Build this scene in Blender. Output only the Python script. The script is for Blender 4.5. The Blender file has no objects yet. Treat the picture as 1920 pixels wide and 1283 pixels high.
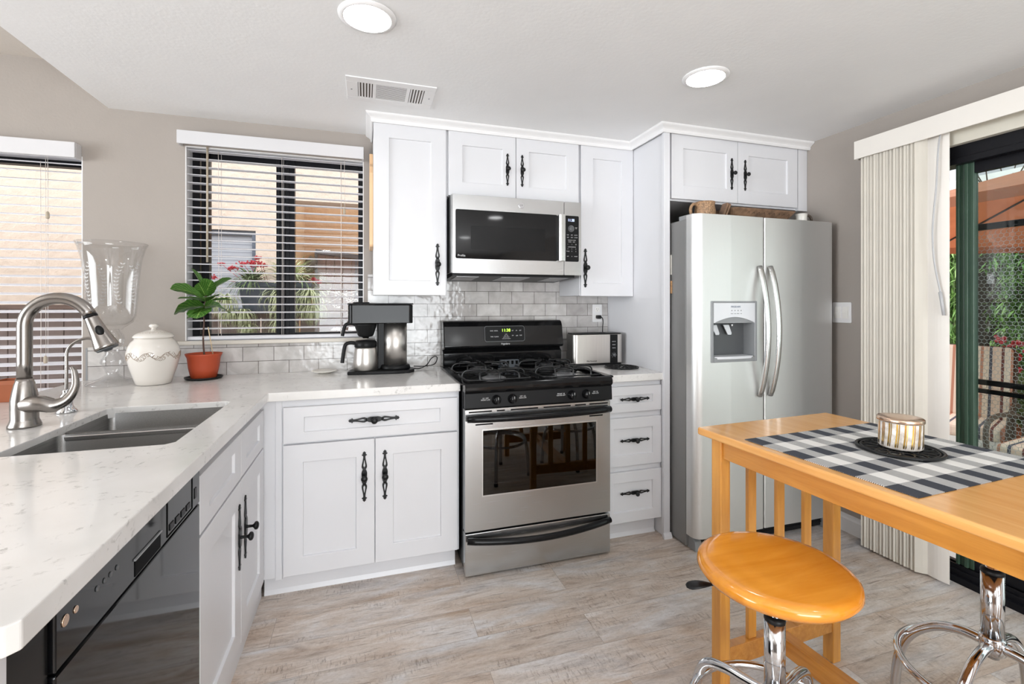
import bpy, bmesh, math, random
from mathutils import Vector, Matrix
random.seed(7)
R = math.radians
PI = math.pi
S = bpy.context.scene
COL = S.collection

# ------------------------------------------------------------------ camera
F_PX, YAW, HOR = 876.236, 17.382, 569.04
cam_d = bpy.data.cameras.new('camera')
cam = bpy.data.objects.new('camera', cam_d)
COL.objects.link(cam)
cam_d.sensor_width = 36.0
cam_d.lens = F_PX / 1920 * 36.0
cam_d.shift_y = -(641.5 - HOR) / 1920
cam_d.clip_start = 0.02
cam.location = (0, -2.874, 1.30)
cam.rotation_euler = (R(90), 0, R(-YAW))
S.camera = cam
# ------------------------------------------------------------------ view
S.view_settings.view_transform = 'Standard'
S.view_settings.look = 'None'
S.view_settings.gamma = 1
S.view_settings.use_curve_mapping = False
S.view_settings.exposure = 0.11
S.cycles.use_denoising = True
S.cycles.max_bounces = 10
S.cycles.diffuse_bounces = 5
S.cycles.glossy_bounces = 5
S.cycles.transparent_max_bounces = 16
S.cycles.caustics_reflective = False
S.cycles.caustics_refractive = False
S.cycles.sample_clamp_indirect = 6
# ------------------------------------------------------------------ world: bright overcast sky
W = bpy.data.worlds.new('overcast_sky')
S.world = W
W.use_nodes = True
wn = W.node_tree.nodes
wl = W.node_tree.links
bg = wn['Background']
tc = wn.new('ShaderNodeTexCoord'); sx = wn.new('ShaderNodeSeparateXYZ'); rp = wn.new('ShaderNodeValToRGB')
wl.new(tc.outputs['Generated'], sx.inputs[0]); wl.new(sx.outputs['Z'], rp.inputs[0]); wl.new(rp.outputs[0], bg.inputs['Color'])
rp.color_ramp.elements[0].position = 0.0; rp.color_ramp.elements[0].color = (0.75, 0.78, 0.80, 1)
rp.color_ramp.elements[1].position = 0.6; rp.color_ramp.elements[1].color = (0.92, 0.96, 1.0, 1)
bg.inputs['Strength'].default_value = 3.5

def area(name, loc, rot, sx_, sy_, power, color=(1, 1, 1)):
    l = bpy.data.lights.new(name, 'AREA'); l.shape = 'RECTANGLE'; l.size = sx_; l.size_y = sy_; l.energy = power; l.color = color
    o = bpy.data.objects.new(name, l); COL.objects.link(o); o.location = loc; o.rotation_euler = rot
    return o
# added fill lights in place of daylight, at unseen openings rear and left
area('rear_fill', (0.4, -7.17, 1.0), (R(90), 0, 0), 2.6, 1.85, 130, (0.92, 0.965, 1.0))
lw_ = area('left_fill', (-4.67, -2.5, 1.45), (R(102), 0, R(-90)), 2.8, 1.7, 84, (0.92, 0.965, 1.0)); lw_.data.spread = R(110)
# added fill behind the camera, aimed up to brighten the ceiling
area('ceiling_fill', (0.3, -4.9, 0.9), (R(180), 0, 0), 1.6, 1.2, 85, (0.93, 0.97, 1.0))

# ------------------------------------------------------------------ helpers: materials
MT = {}
def newmat(name):
    m = bpy.data.materials.new(name); m.use_nodes = True
    MT[name] = m
    return m, m.node_tree.nodes, m.node_tree.links, m.node_tree.nodes['Principled BSDF']
def N(n, t, **k):
    x = n.new(t)
    for a, v in k.items():
        if a in x.inputs: x.inputs[a].default_value = v
        else: setattr(x, a, v)
    return x
def c4(c): return (c[0], c[1], c[2], 1)
def srgb(r, g, b):
    f = lambda v: ((v / 255 + 0.055) / 1.055) ** 2.4 if v > 10 else v / 255 / 12.92
    return (f(r), f(g), f(b))
def ramp(n, stops, mode='LINEAR'):
    r = n.new('ShaderNodeValToRGB'); e = r.color_ramp.elements; r.color_ramp.interpolation = mode
    while len(e) > len(stops): e.remove(e[-1])
    while len(e) < len(stops): e.new(0.5)
    for i, (p, c) in enumerate(stops): e[i].position = p; e[i].color = c4(c)
    return r
def mixc(n, l, fac, a, b, blend='MIX'):
    m = n.new('ShaderNodeMix'); m.data_type = 'RGBA'; m.blend_type = blend
    for s, v in ((0, fac), (6, a), (7, b)):
        if hasattr(v, 'node'): l.new(v, m.inputs[s])
        else: m.inputs[s].default_value = v if s == 0 else c4(v)
    return m.outputs[2]
def mapped(n, l, scale=(1, 1, 1), rot=(0, 0, 0), loc=(0, 0, 0), space='Object'):
    t = n.new('ShaderNodeTexCoord'); m = n.new('ShaderNodeMapping')
    if space == 'World':
        g = n.new('ShaderNodeNewGeometry'); l.new(g.outputs['Position'], m.inputs[0])
    else: l.new(t.outputs[space], m.inputs[0])
    m.inputs['Scale'].default_value = scale; m.inputs['Rotation'].default_value = rot; m.inputs['Location'].default_value = loc
    return m.outputs[0]
def bump(n, l, h, strength, dist, b):
    x = n.new('ShaderNodeBump'); x.inputs['Strength'].default_value = strength; x.inputs['Distance'].default_value = dist
    l.new(h, x.inputs['Height']); l.new(x.outputs[0], b.inputs['Normal'])
def mat(name, col, rough=0.5, metal=0.0, var=0.04, vs=6.0, bmp=0, bs=60, coat=0, stretch=(1, 1, 1), spec=None, alpha=None):
    m, n, l, b = newmat(name)
    v = mapped(n, l, stretch)
    no = N(n, 'ShaderNodeTexNoise', Scale=vs, Detail=3.0); l.new(v, no.inputs['Vector'])
    r = ramp(n, [(0.3, [c * (1 - var) for c in col]), (0.7, [min(1, c * (1 + var)) for c in col])])
    l.new(no.outputs['Fac'], r.inputs[0]); l.new(r.outputs[0], b.inputs['Base Color'])
    b.inputs['Roughness'].default_value = rough; b.inputs['Metallic'].default_value = metal
    if coat: b.inputs['Coat Weight'].default_value = coat; b.inputs['Coat Roughness'].default_value = 0.08
    if spec is not None: b.inputs['Specular IOR Level'].default_value = spec
    if bmp:
        n2 = N(n, 'ShaderNodeTexNoise', Scale=bs, Detail=2.0); l.new(v, n2.inputs['Vector']); bump(n, l, n2.outputs['Fac'], bmp, 0.002, b)
    return m
def emit(name, col, s):
    m, n, l, b = newmat(name)
    b.inputs['Base Color'].default_value = c4((0, 0, 0)); b.inputs['Emission Color'].default_value = c4(col); b.inputs['Emission Strength'].default_value = s
    return m
def glass(name, col=(1, 1, 1), rough=0.0, thin=True, tint=0.92, ior=1.45):
    m, n, l, b = newmat(name)
    if thin:   # clear pane: transparent with a Fresnel reflection
        n.remove(b); out = n['Material Output']
        tr = n.new('ShaderNodeBsdfTransparent'); tr.inputs[0].default_value = c4([c * tint for c in col])
        gl = n.new('ShaderNodeBsdfGlossy'); gl.inputs['Roughness'].default_value = 0.01
        lw = n.new('ShaderNodeLayerWeight'); lw.inputs[0].default_value = 0.5
        pw = N(n, 'ShaderNodeMath', operation='POWER'); pw.inputs[1].default_value = 5.0; l.new(lw.outputs['Facing'], pw.inputs[0])
        fr = N(n, 'ShaderNodeMath', operation='MULTIPLY_ADD'); f0 = ((ior - 1) / (ior + 1)) ** 2; fr.inputs[1].default_value = 0.9; fr.inputs[2].default_value = f0; l.new(pw.outputs[0], fr.inputs[0])
        mx = n.new('ShaderNodeMixShader'); l.new(fr.outputs[0], mx.inputs[0]); l.new(tr.outputs[0], mx.inputs[1]); l.new(gl.outputs[0], mx.inputs[2]); l.new(mx.outputs[0], out.inputs[0])
    else:
        b.inputs['Transmission Weight'].default_value = 1; b.inputs['Roughness'].default_value = rough; b.inputs['Base Color'].default_value = c4(col); b.inputs['IOR'].default_value = ior
    return m
def steel(name, col=(0.58, 0.57, 0.56), rough=0.28, axis='x', bands=0.06):
    m, n, l, b = newmat(name)
    st = {'x': (1, 120, 120), 'z': (90, 90, 0.8), 'y': (120, 1, 120)}[axis]
    v = mapped(n, l, st)
    no = N(n, 'ShaderNodeTexNoise', Scale=6.0, Detail=4.0); l.new(v, no.inputs['Vector'])
    r = ramp(n, [(0.3, [c * (1 - bands) for c in col]), (0.7, [c * (1 + bands) for c in col])]); l.new(no.outputs['Fac'], r.inputs[0]); l.new(r.outputs[0], b.inputs['Base Color'])
    rr = N(n, 'ShaderNodeMapRange'); rr.inputs['To Min'].default_value = rough - 0.05; rr.inputs['To Max'].default_value = rough + 0.07
    l.new(no.outputs['Fac'], rr.inputs['Value']); l.new(rr.outputs[0], b.inputs['Roughness'])
    b.inputs['Metallic'].default_value = 1
    return m

# --- the palette
mat('wall_paint', srgb(158, 150, 143), 0.6, bmp=0.25, bs=90, var=0.015)
mat('ceiling_paint', srgb(233, 233, 233), 0.6, bmp=0.28, bs=70, var=0.012)
mat('beige_ceiling', srgb(205, 198, 190), 0.6, bmp=0.4, bs=70, var=0.012)
mat('white_cabinet', srgb(214, 214, 217), 0.33, var=0.008)
mat('white_trim', srgb(228, 227, 227), 0.4, var=0.01)
mat('off_white', srgb(226, 221, 214), 0.45, var=0.02)
mat('valance_white', srgb(206, 205, 207), 0.45, var=0.01)
mat('slat_white', srgb(240, 240, 244), 0.35, var=0.01)
mat('sill_cream', srgb(206, 200, 190), 0.5, var=0.03)
mat('vane_cream', srgb(228, 223, 213), 0.45, var=0.02)
def translucent(nm, fac):
    m = MT[nm]; n, l = m.node_tree.nodes, m.node_tree.links; b = n['Principled BSDF']; tr = n.new('ShaderNodeBsdfTranslucent'); mx = n.new('ShaderNodeMixShader')
    l.new(b.inputs['Base Color'].links[0].from_socket, tr.inputs[0]); mx.inputs[0].default_value = fac; l.new(b.outputs[0], mx.inputs[1]); l.new(tr.outputs[0], mx.inputs[2]); l.new(mx.outputs[0], n['Material Output'].inputs[0])
translucent('vane_cream', 0.35); translucent('slat_white', 0.3)
mat('cream_track', srgb(208, 203, 190), 0.5)
mat('black_iron', (0.006, 0.006, 0.0065), 0.38, var=0.2, spec=0.3, bmp=0.3, bs=120)
mat('black_gloss', (0.004, 0.004, 0.0045), 0.05, var=0.1, spec=0.3)
mat('black_enamel', (0.006, 0.006, 0.0065), 0.10, var=0.15, spec=0.3)
mat('black_plastic', (0.010, 0.010, 0.0105), 0.36, var=0.1, spec=0.14)
mat('black_satin', (0.007, 0.007, 0.0075), 0.22, var=0.1, spec=0.2)
mat('grate_iron', (0.010, 0.010, 0.0105), 0.28, var=0.2, bmp=0.4, bs=150)
mat('burner_grey', (0.35, 0.35, 0.36), 0.4, metal=0.8, var=0.15)
mat('slate_plastic', srgb(62, 68, 75), 0.4)
mat('frame_black', (0.008, 0.008, 0.010), 0.35, spec=0.15)
mat('frame_green', srgb(52, 74, 60), 0.38, var=0.08)
steel('steel_front', axis='x', rough=0.24, col=(0.50, 0.50, 0.50), bands=0.02)
steel('steel_fridge', axis='z', rough=0.48, col=(0.76, 0.76, 0.75), bands=0.012)
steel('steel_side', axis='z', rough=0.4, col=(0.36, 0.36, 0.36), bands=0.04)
steel('steel_brushed', axis='z', rough=0.36, col=(0.60, 0.57, 0.54))
steel('sink_steel', axis='y', rough=0.36, col=(0.25, 0.245, 0.24), bands=0.2)
mat('nickel', (0.31, 0.288, 0.27), 0.27, metal=1, var=0.015, vs=3)
mat('handle_steel', (0.66, 0.66, 0.65), 0.27, metal=1, var=0.01, vs=3)
mat('chrome', (0.64, 0.65, 0.67), 0.12, metal=1, var=0.01)
mat('fridge_side', srgb(132, 131, 130), 0.4, metal=0.35, var=0.03)
mat('pale_grey_plastic', srgb(214, 216, 220), 0.35)
mat('mid_grey_plastic', srgb(140, 142, 144), 0.4)
mat('dark_grey_plastic', srgb(84, 86, 88), 0.45)
mat('terracotta', srgb(176, 72, 40), 0.5, var=0.05)
mat('clay_brown', srgb(150, 82, 48), 0.6, var=0.08)
mat('soil', srgb(62, 48, 40), 0.95, var=0.4, vs=90, bmp=1, bs=200)
mat('stem_brown', srgb(82, 58, 48), 0.7, var=0.2, vs=40)
mat('bamboo_stick', srgb(214, 190, 150), 0.6)
mat('ceramic', srgb(220, 215, 208), 0.22, var=0.02, coat=0.4)
mat('ceramic_relief', srgb(150, 132, 114), 0.4, var=0.25, vs=120)
mat('saucer_white', srgb(226, 222, 214), 0.3)
mat('plate_white', srgb(236, 234, 230), 0.35)
mat('maple_board', srgb(222, 184, 142), 0.45, var=0.06, stretch=(8, 8, 1))
mat('carved_brown', srgb(128, 100, 78), 0.55, var=0.45, vs=25, bmp=0.6, bs=60)
mat('carved_line', srgb(58, 40, 30), 0.6)
mat('wicker', srgb(150, 118, 88), 0.55, var=0.5, vs=120, bmp=1, bs=160)
mat('paper', srgb(222, 218, 208), 0.7)
mat('sticker_brown', srgb(170, 130, 90), 0.6, var=0.4, vs=60)
mat('gold', (0.83, 0.52, 0.14), 0.22, metal=1, var=0.1)
mat('rose_gold', (0.72, 0.53, 0.40), 0.25, metal=1, var=0.05)
mat('rubber_black', (0.008, 0.008, 0.0085), 0.4, var=0.1, spec=0.25)
mat('cord_grey', srgb(176, 176, 178), 0.5)
mat('cord_white', srgb(222, 214, 208), 0.6)
mat('tassel', srgb(176, 164, 146), 0.6)
mat('print_white', srgb(205, 205, 205), 0.5)
mat('print_grey', srgb(120, 122, 126), 0.5)
mat('print_blue', srgb(90, 104, 130), 0.5)
mat('print_black', (0.004, 0.004, 0.004), 0.6, spec=0.05)
emit('led_green', (0.55, 1.0, 0.08), 2.2)
emit('led_blue', (0.62, 0.72, 1.0), 2.2)
emit('lamp_disc', (0.98, 0.99, 1.0), 28.0)
glass('window_glass', tint=0.93)
glass('door_glass', (0.93, 0.98, 0.95), tint=0.80)
glass('vase_glass', tint=0.965, ior=1.5)
glass('oven_glass', (0.5, 0.45, 0.36), tint=0.75, ior=1.6)
mat('etched', srgb(240, 242, 242), 0.6)
def veil(nm, a):
    m = MT[nm]; n, l = m.node_tree.nodes, m.node_tree.links; n['Principled BSDF'].inputs['Alpha'].default_value = a
veil('etched', 0.5)
mat('tray_black', (0.014, 0.014, 0.014), 0.5)
# outside
mat('neighbour_frame', srgb(96, 104, 118), 0.5)
mat('gate_brown', srgb(128, 104, 94), 0.7, var=0.1)
mat('gate_frame', srgb(96, 90, 90), 0.6)
mat('fence_wood', srgb(128, 106, 96), 0.75, var=0.2, stretch=(1, 8, 8))
mat('fence_dark', srgb(146, 130, 124), 0.8, var=0.15)
mat('fence_light', srgb(178, 150, 130), 0.8, var=0.1)
mat('planter_slate', srgb(84, 92, 106), 0.5)
mat('leaf_pale', srgb(196, 202, 158), 0.6, var=0.25, vs=30)
mat('leaf_deep', srgb(112, 132, 84), 0.6, var=0.3, vs=30)
mat('petal_red', srgb(196, 44, 60), 0.5, var=0.2, vs=40)
mat('lantern_bronze', srgb(86, 74, 64), 0.5)
mat('umbrella_rust', srgb(208, 156, 126), 0.8, var=0.05)
mat('umbrella_rib', srgb(46, 42, 42), 0.5)
mat('wire_grey', srgb(200, 202, 204), 0.4, metal=0.3)
mat('patio_concrete', srgb(170, 166, 160), 0.85, var=0.08, bmp=0.4)
mat('house_grey', srgb(172, 172, 176), 0.8, var=0.05)
mat('house_fascia', srgb(236, 236, 236), 0.6)
mat('bark', srgb(84, 70, 60), 0.9, var=0.3)
mat('lattice_wood', srgb(70, 58, 52), 0.8, var=0.2)

translucent('umbrella_rust', 0.65)
def special_mats():
    # stucco outside
    for nm, col in (('stucco', srgb(228, 208, 190)), ('stucco_shaded', srgb(206, 168, 128))):  # second stucco carries the porch recess's shade in its colour
        m, n, l, b = newmat(nm)
        v = mapped(n, l, space='World'); no = N(n, 'ShaderNodeTexNoise', Scale=9.0, Detail=6.0, Roughness=0.65); l.new(v, no.inputs['Vector'])
        r = ramp(n, [(0.3, [c * 0.9 for c in col]), (0.7, col)]); l.new(no.outputs[0], r.inputs[0]); l.new(r.outputs[0], b.inputs['Base Color'])
        b.inputs['Roughness'].default_value = 0.9; bump(n, l, no.outputs[0], 0.9, 0.02, b)
    # quartz worktop
    m, n, l, b = newmat('quartz')
    v = mapped(n, l, space='World')
    a = N(n, 'ShaderNodeTexNoise', Scale=4.5, Detail=9.0, Roughness=0.7, Distortion=0.6); l.new(v, a.inputs['Vector'])
    vein = ramp(n, [(0.0, (0, 0, 0)), (0.480, (0, 0, 0)), (0.5, (0.75, 0.75, 0.75)), (0.520, (0, 0, 0))]); l.new(a.outputs[0], vein.inputs[0])
    sp = N(n, 'ShaderNodeTexNoise', Scale=55.0, Detail=3.0); l.new(v, sp.inputs['Vector'])
    spk = ramp(n, [(0.50, (0, 0, 0)), (0.68, (1, 1, 1))]); l.new(sp.outputs[0], spk.inputs[0])
    mk = mixc(n, l, 1.0, vein.outputs[0], spk.outputs[0], 'MULTIPLY')
    b2 = N(n, 'ShaderNodeTexNoise', Scale=5.0, Detail=4.0); l.new(v, b2.inputs['Vector'])
    basec = ramp(n, [(0.3, srgb(213, 211, 208)), (0.65, srgb(224, 222, 220))]); l.new(b2.outputs[0], basec.inputs[0])
    l.new(mixc(n, l, mk, basec.outputs[0], srgb(152, 149, 146)), b.inputs['Base Color'])
    b.inputs['Roughness'].default_value = 0.13; b.inputs['Specular IOR Level'].default_value = 0.45
    # vinyl plank floor
    m, n, l, b = newmat('vinyl_plank')
    v = mapped(n, l, space='World', loc=(0.35, 0.03, 0))
    br = n.new('ShaderNodeTexBrick'); l.new(v, br.inputs['Vector'])
    br.offset = 0.37; br.inputs['Scale'].default_value = 1.0; br.inputs['Brick Width'].default_value = 1.22; br.inputs['Row Height'].default_value = 0.178
    br.inputs['Mortar Size'].default_value = 0.0009; br.inputs['Mortar Smooth'].default_value = 0.0; br.inputs['Bias'].default_value = 0
    br.inputs['Color1'].default_value = (0, 0, 0, 1); br.inputs['Color2'].default_value = (1, 1, 1, 1); br.inputs['Mortar'].default_value = (0.2, 0.2, 0.2, 1)
    # each plank shifts the grain by its own shade
    sep = n.new('ShaderNodeSeparateColor'); l.new(br.outputs['Color'], sep.inputs[0])
    cmb = n.new('ShaderNodeCombineXYZ'); mu = N(n, 'ShaderNodeMath', operation='MULTIPLY'); mu.inputs[1].default_value = 9.0; l.new(sep.outputs[0], mu.inputs[0]); l.new(mu.outputs[0], cmb.inputs[0]); l.new(mu.outputs[0], cmb.inputs[2])
    add = N(n, 'ShaderNodeVectorMath', operation='ADD'); l.new(v, add.inputs[0]); l.new(cmb.outputs[0], add.inputs[1])
    def grain(sc, scale, det, ro=0.6, di=0.0):
        mp = n.new('ShaderNodeMapping'); l.new(add.outputs[0], mp.inputs[0]); mp.inputs['Scale'].default_value = sc
        t = N(n, 'ShaderNodeTexNoise', Scale=scale, Detail=det, Roughness=ro, Distortion=di); l.new(mp.outputs[0], t.inputs['Vector']); return t.outputs[0]
    g1 = grain((1.2, 6.0, 1), 2.6, 12, 0.74, 0.7)
    base = ramp(n, [(0.33, srgb(112, 98, 89)), (0.42, srgb(160, 146, 135)), (0.50, srgb(190, 178, 167)), (0.60, srgb(208, 202, 197)), (0.70, srgb(228, 227, 226))]); l.new(g1, base.inputs[0])
    g2 = grain((0.7, 2.4, 1), 2.2, 4, 0.6, 0.8)
    tint = ramp(n, [(0.32, srgb(176, 150, 126)), (0.5, srgb(192, 180, 170)), (0.66, srgb(200, 204, 210))]); l.new(g2, tint.inputs[0])
    c1 = mixc(n, l, 0.5, base.outputs[0], tint.outputs[0])
    g3 = grain((2.6, 34, 1), 2.2, 10, 0.76, 0.6)
    crk = ramp(n, [(0.33, (0.34, 0.30, 0.28)), (0.45, (1, 1, 1))]); l.new(g3, crk.inputs[0])
    c2 = mixc(n, l, 0.85, c1, crk.outputs[0], 'MULTIPLY')
    g4 = grain((30, 7, 1), 4, 4, 0.7, 0.5); g5 = grain((1.5, 5, 1), 2.0, 2)
    sw = ramp(n, [(0.36, (0.50, 0.47, 0.45)), (0.47, (1, 1, 1))]); l.new(g4, sw.inputs[0])
    pm = ramp(n, [(0.50, (0, 0, 0)), (0.62, (1, 1, 1))]); l.new(g5, pm.inputs[0])
    c3 = mixc(n, l, pm.outputs[0], c2, mixc(n, l, 0.75, c2, sw.outputs[0], 'MULTIPLY'))
    g6 = grain((9, 16, 1), 9.0, 6, 0.75, 0.3)
    fn = ramp(n, [(0.33, (0.84, 0.82, 0.80)), (0.5, (1, 1, 1)), (0.68, (1.08, 1.08, 1.09))]); l.new(g6, fn.inputs[0]); c3 = mixc(n, l, 0.9, c3, fn.outputs[0], 'MULTIPLY')
    l2 = ramp(n, [(0, (1.06, 1.055, 1.05)), (1, (1.20, 1.21, 1.22))]); l.new(sep.outputs[0], l2.inputs[0])
    c4_ = mixc(n, l, 1.0, c3, l2.outputs[0], 'MULTIPLY')
    mf = N(n, 'ShaderNodeMath', operation='MULTIPLY'); mf.inputs[1].default_value = 0.45; l.new(br.outputs['Fac'], mf.inputs[0])
    l.new(mixc(n, l, mf.outputs[0], c4_, srgb(90, 80, 74)), b.inputs['Base Color'])
    b.inputs['Roughness'].default_value = 0.42; b.inputs['Specular IOR Level'].default_value = 0.35
    bump(n, l, g3, 0.12, 0.002, b)
    # backsplash tile
    m, n, l, b = newmat('backsplash_tile')
    v = mapped(n, l, space='World', rot=(R(90), 0, 0))
    g = n.new('ShaderNodeNewGeometry'); sp_ = n.new('ShaderNodeSeparateXYZ'); l.new(g.outputs['Position'], sp_.inputs[0])
    cb = n.new('ShaderNodeCombineXYZ')
    ax = N(n, 'ShaderNodeMath', operation='ADD'); ax.inputs[1].default_value = 0.716 + 10 * 0.1535; l.new(sp_.outputs['X'], ax.inputs[0])
    az = N(n, 'ShaderNodeMath', operation='ADD'); az.inputs[1].default_value = -0.983 + 20 * 0.0785; l.new(sp_.outputs['Z'], az.inputs[0])
    l.new(ax.outputs[0], cb.inputs[0]); l.new(az.outputs[0], cb.inputs[1])
    br = n.new('ShaderNodeTexBrick'); l.new(cb.outputs[0], br.inputs['Vector']); br.offset = 0.5
    br.inputs['Scale'].default_value = 1.0; br.inputs['Brick Width'].default_value = 0.1535; br.inputs['Row Height'].default_value = 0.0785
    br.inputs['Mortar Size'].default_value = 0.0016; br.inputs['Mortar Smooth'].default_value = 0.15; br.inputs['Bias'].default_value = 0
    br.inputs['Color1'].default_value = c4(srgb(180, 176, 174)); br.inputs['Color2'].default_value = c4(srgb(208, 206, 204)); br.inputs['Mortar'].default_value = c4(srgb(118, 113, 109))
    cl = N(n, 'ShaderNodeTexNoise', Scale=11.0, Detail=4.0, Distortion=0.8); l.new(cb.outputs[0], cl.inputs['Vector'])
    cr = ramp(n, [(0.32, (0.80, 0.79, 0.78)), (0.68, (1.10, 1.10, 1.10))]); l.new(cl.outputs[0], cr.inputs[0])
    l.new(mixc(n, l, 1.0, br.outputs['Color'], cr.outputs[0], 'MULTIPLY'), b.inputs['Base Color'])
    b.inputs['Roughness'].default_value = 0.12
    wv = N(n, 'ShaderNodeTexNoise', Scale=26.0, Detail=1.5); l.new(cb.outputs[0], wv.inputs['Vector'])
    inv = N(n, 'ShaderNodeMath', operation='MULTIPLY_ADD'); inv.inputs[1].default_value = -0.9; l.new(br.outputs['Fac'], inv.inputs[0]); l.new(wv.outputs[0], inv.inputs[2])
    bump(n, l, inv.outputs[0], 0.8, 0.0022, b)
    # honey-coloured wood of table and stools (two hues), grain along y
    for nm, lo, hi, ro, st in (('honey_wood', srgb(178, 116, 46), srgb(208, 146, 68), 0.25, (14, 1.2, 14)), ('honey_wood_v', srgb(192, 128, 52), srgb(220, 158, 74), 0.3, (14, 14, 1.2)), ('seat_wood', srgb(204, 126, 34), srgb(222, 148, 52), 0.13, (1.2, 9, 9)), ('top_wood', srgb(212, 152, 84), srgb(226, 172, 104), 0.2, (12, 1.0, 12))):
        m, n, l, b = newmat(nm)
        v = mapped(n, l, st); a = N(n, 'ShaderNodeTexNoise', Scale=3.0, Detail=7.0, Roughness=0.6, Distortion=0.4); l.new(v, a.inputs['Vector'])
        r = ramp(n, [(0.3, lo), (0.68, hi)]); l.new(a.outputs[0], r.inputs[0]); l.new(r.outputs[0], b.inputs['Base Color'])
        b.inputs['Roughness'].default_value = ro; b.inputs['Coat Weight'].default_value = 0.35; b.inputs['Coat Roughness'].default_value = 0.1
    # placemat: woven buffalo check
    m, n, l, b = newmat('buffalo_check')
    t = n.new('ShaderNodeTexCoord'); s = n.new('ShaderNodeSeparateXYZ'); l.new(t.outputs['Object'], s.inputs[0])
    def M(op, a, b_=None, c_=None):
        x = N(n, 'ShaderNodeMath', operation=op)
        for i, v_ in enumerate((a, b_, c_)):
            if v_ is None: continue
            if hasattr(v_, 'node'): l.new(v_, x.inputs[i])
            else: x.inputs[i].default_value = v_
        return x.outputs[0]
    px_, py_ = 0.0885, 0.130
    a = M('LESS_THAN', M('FRACT', M('DIVIDE', M('ADD', s.outputs['X'], 0.0), px_)), 0.5)
    c = M('LESS_THAN', M('FRACT', M('DIVIDE', M('ABSOLUTE', s.outputs['Y']), py_)), 0.5)
    st = M('LESS_THAN', M('FRACT', M('MULTIPLY', M('ADD', s.outputs['X'], M('MULTIPLY', s.outputs['Y'], 1.0)), 210.0)), 0.5)
    both = M('MULTIPLY', a, c); one = M('SUBTRACT', M('ADD', a, c), M('MULTIPLY', both, 2.0))
    dark = M('ADD', both, M('MULTIPLY', one, st))
    l.new(mixc(n, l, dark, srgb(224, 222, 218), srgb(44, 49, 60)), b.inputs['Base Color']); b.inputs['Roughness'].default_value = 0.7
    wv = M('SINE', M('MULTIPLY', s.outputs['X'], 2200.0)); wv2 = M('SINE', M('MULTIPLY', s.outputs['Y'], 2200.0)); bump(n, l, M('MULTIPLY', wv, wv2), 0.3, 0.0006, b)
    # fig leaf, mottled porcelain of the candle tin, blind stripes, striped cushion, bamboo
    m, n, l, b = newmat('fig_leaf')
    t = n.new('ShaderNodeTexCoord'); s = n.new('ShaderNodeSeparateXYZ'); l.new(t.outputs['UV'], s.inputs[0])
    mid = M('LESS_THAN', M('ABSOLUTE', M('SUBTRACT', s.outputs['Y'], 0.5)), 0.018)
    side = M('LESS_THAN', M('FRACT', M('MULTIPLY', M('SUBTRACT', s.outputs['X'], M('MULTIPLY', M('ABSOLUTE', M('SUBTRACT', s.outputs['Y'], 0.5)), 0.8)), 7.0)), 0.09)
    no = N(n, 'ShaderNodeTexNoise', Scale=25.0); gr = ramp(n, [(0.3, srgb(38, 74, 26)), (0.7, srgb(66, 112, 38))]); l.new(no.outputs[0], gr.inputs[0])
    l.new(mixc(n, l, M('MULTIPLY', M('MAXIMUM', mid, side), 0.7), gr.outputs[0], srgb(150, 178, 96)), b.inputs['Base Color'])
    b.inputs['Roughness'].default_value = 0.32
    try: b.inputs['Subsurface Weight'].default_value = 0.0
    except Exception: pass
    m, n, l, b = newmat('marble_glass')
    v = mapped(n, l); a = N(n, 'ShaderNodeTexNoise', Scale=60.0, Detail=4.0); l.new(v, a.inputs['Vector']); r = ramp(n, [(0.35, srgb(178, 168, 158)), (0.65, srgb(226, 220, 214))]); l.new(a.outputs[0], r.inputs[0]); l.new(r.outputs[0], b.inputs['Base Color']); b.inputs['Roughness'].default_value = 0.25
    m, n, l, b = newmat('striped_fabric')
    t = n.new('ShaderNodeTexCoord'); s = n.new('ShaderNodeSeparateXYZ'); l.new(t.outputs['Object'], s.inputs[0])
    r = ramp(n, [(0.0, srgb(236, 214, 196)), (0.2, srgb(120, 76, 72)), (0.3, srgb(240, 226, 210)), (0.5, srgb(196, 140, 116)), (0.6, srgb(236, 218, 200)), (0.8, srgb(88, 90, 104)), (0.9, srgb(232, 206, 188))], 'CONSTANT')
    l.new(M('FRACT', M('MULTIPLY', s.outputs['Y'], 6.0)), r.inputs[0]); l.new(r.outputs[0], b.inputs['Base Color']); b.inputs['Roughness'].default_value = 0.8
    m, n, l, b = newmat('neighbour_blind')
    t = n.new('ShaderNodeTexCoord'); s = n.new('ShaderNodeSeparateXYZ'); l.new(t.outputs['Object'], s.inputs[0])
    r = ramp(n, [(0.0, srgb(112, 114, 124)), (0.25, srgb(190, 192, 198)), (1.0, srgb(172, 174, 182))]); l.new(M('FRACT', M('MULTIPLY', s.outputs['Z'], 24.0)), r.inputs[0]); l.new(r.outputs[0], b.inputs['Base Color']); b.inputs['Roughness'].default_value = 0.5
    m, n, l, b = newmat('foliage')
    v = mapped(n, l, space='World'); a = N(n, 'ShaderNodeTexNoise', Scale=3.0, Detail=3.0); l.new(v, a.inputs['Vector']); r = ramp(n, [(0.3, srgb(70, 108, 52)), (0.5, srgb(120, 162, 84)), (0.7, srgb(172, 202, 128))]); l.new(a.outputs[0], r.inputs[0]); l.new(r.outputs[0], b.inputs['Base Color']); b.inputs['Roughness'].default_value = 0.6
special_mats()

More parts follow.
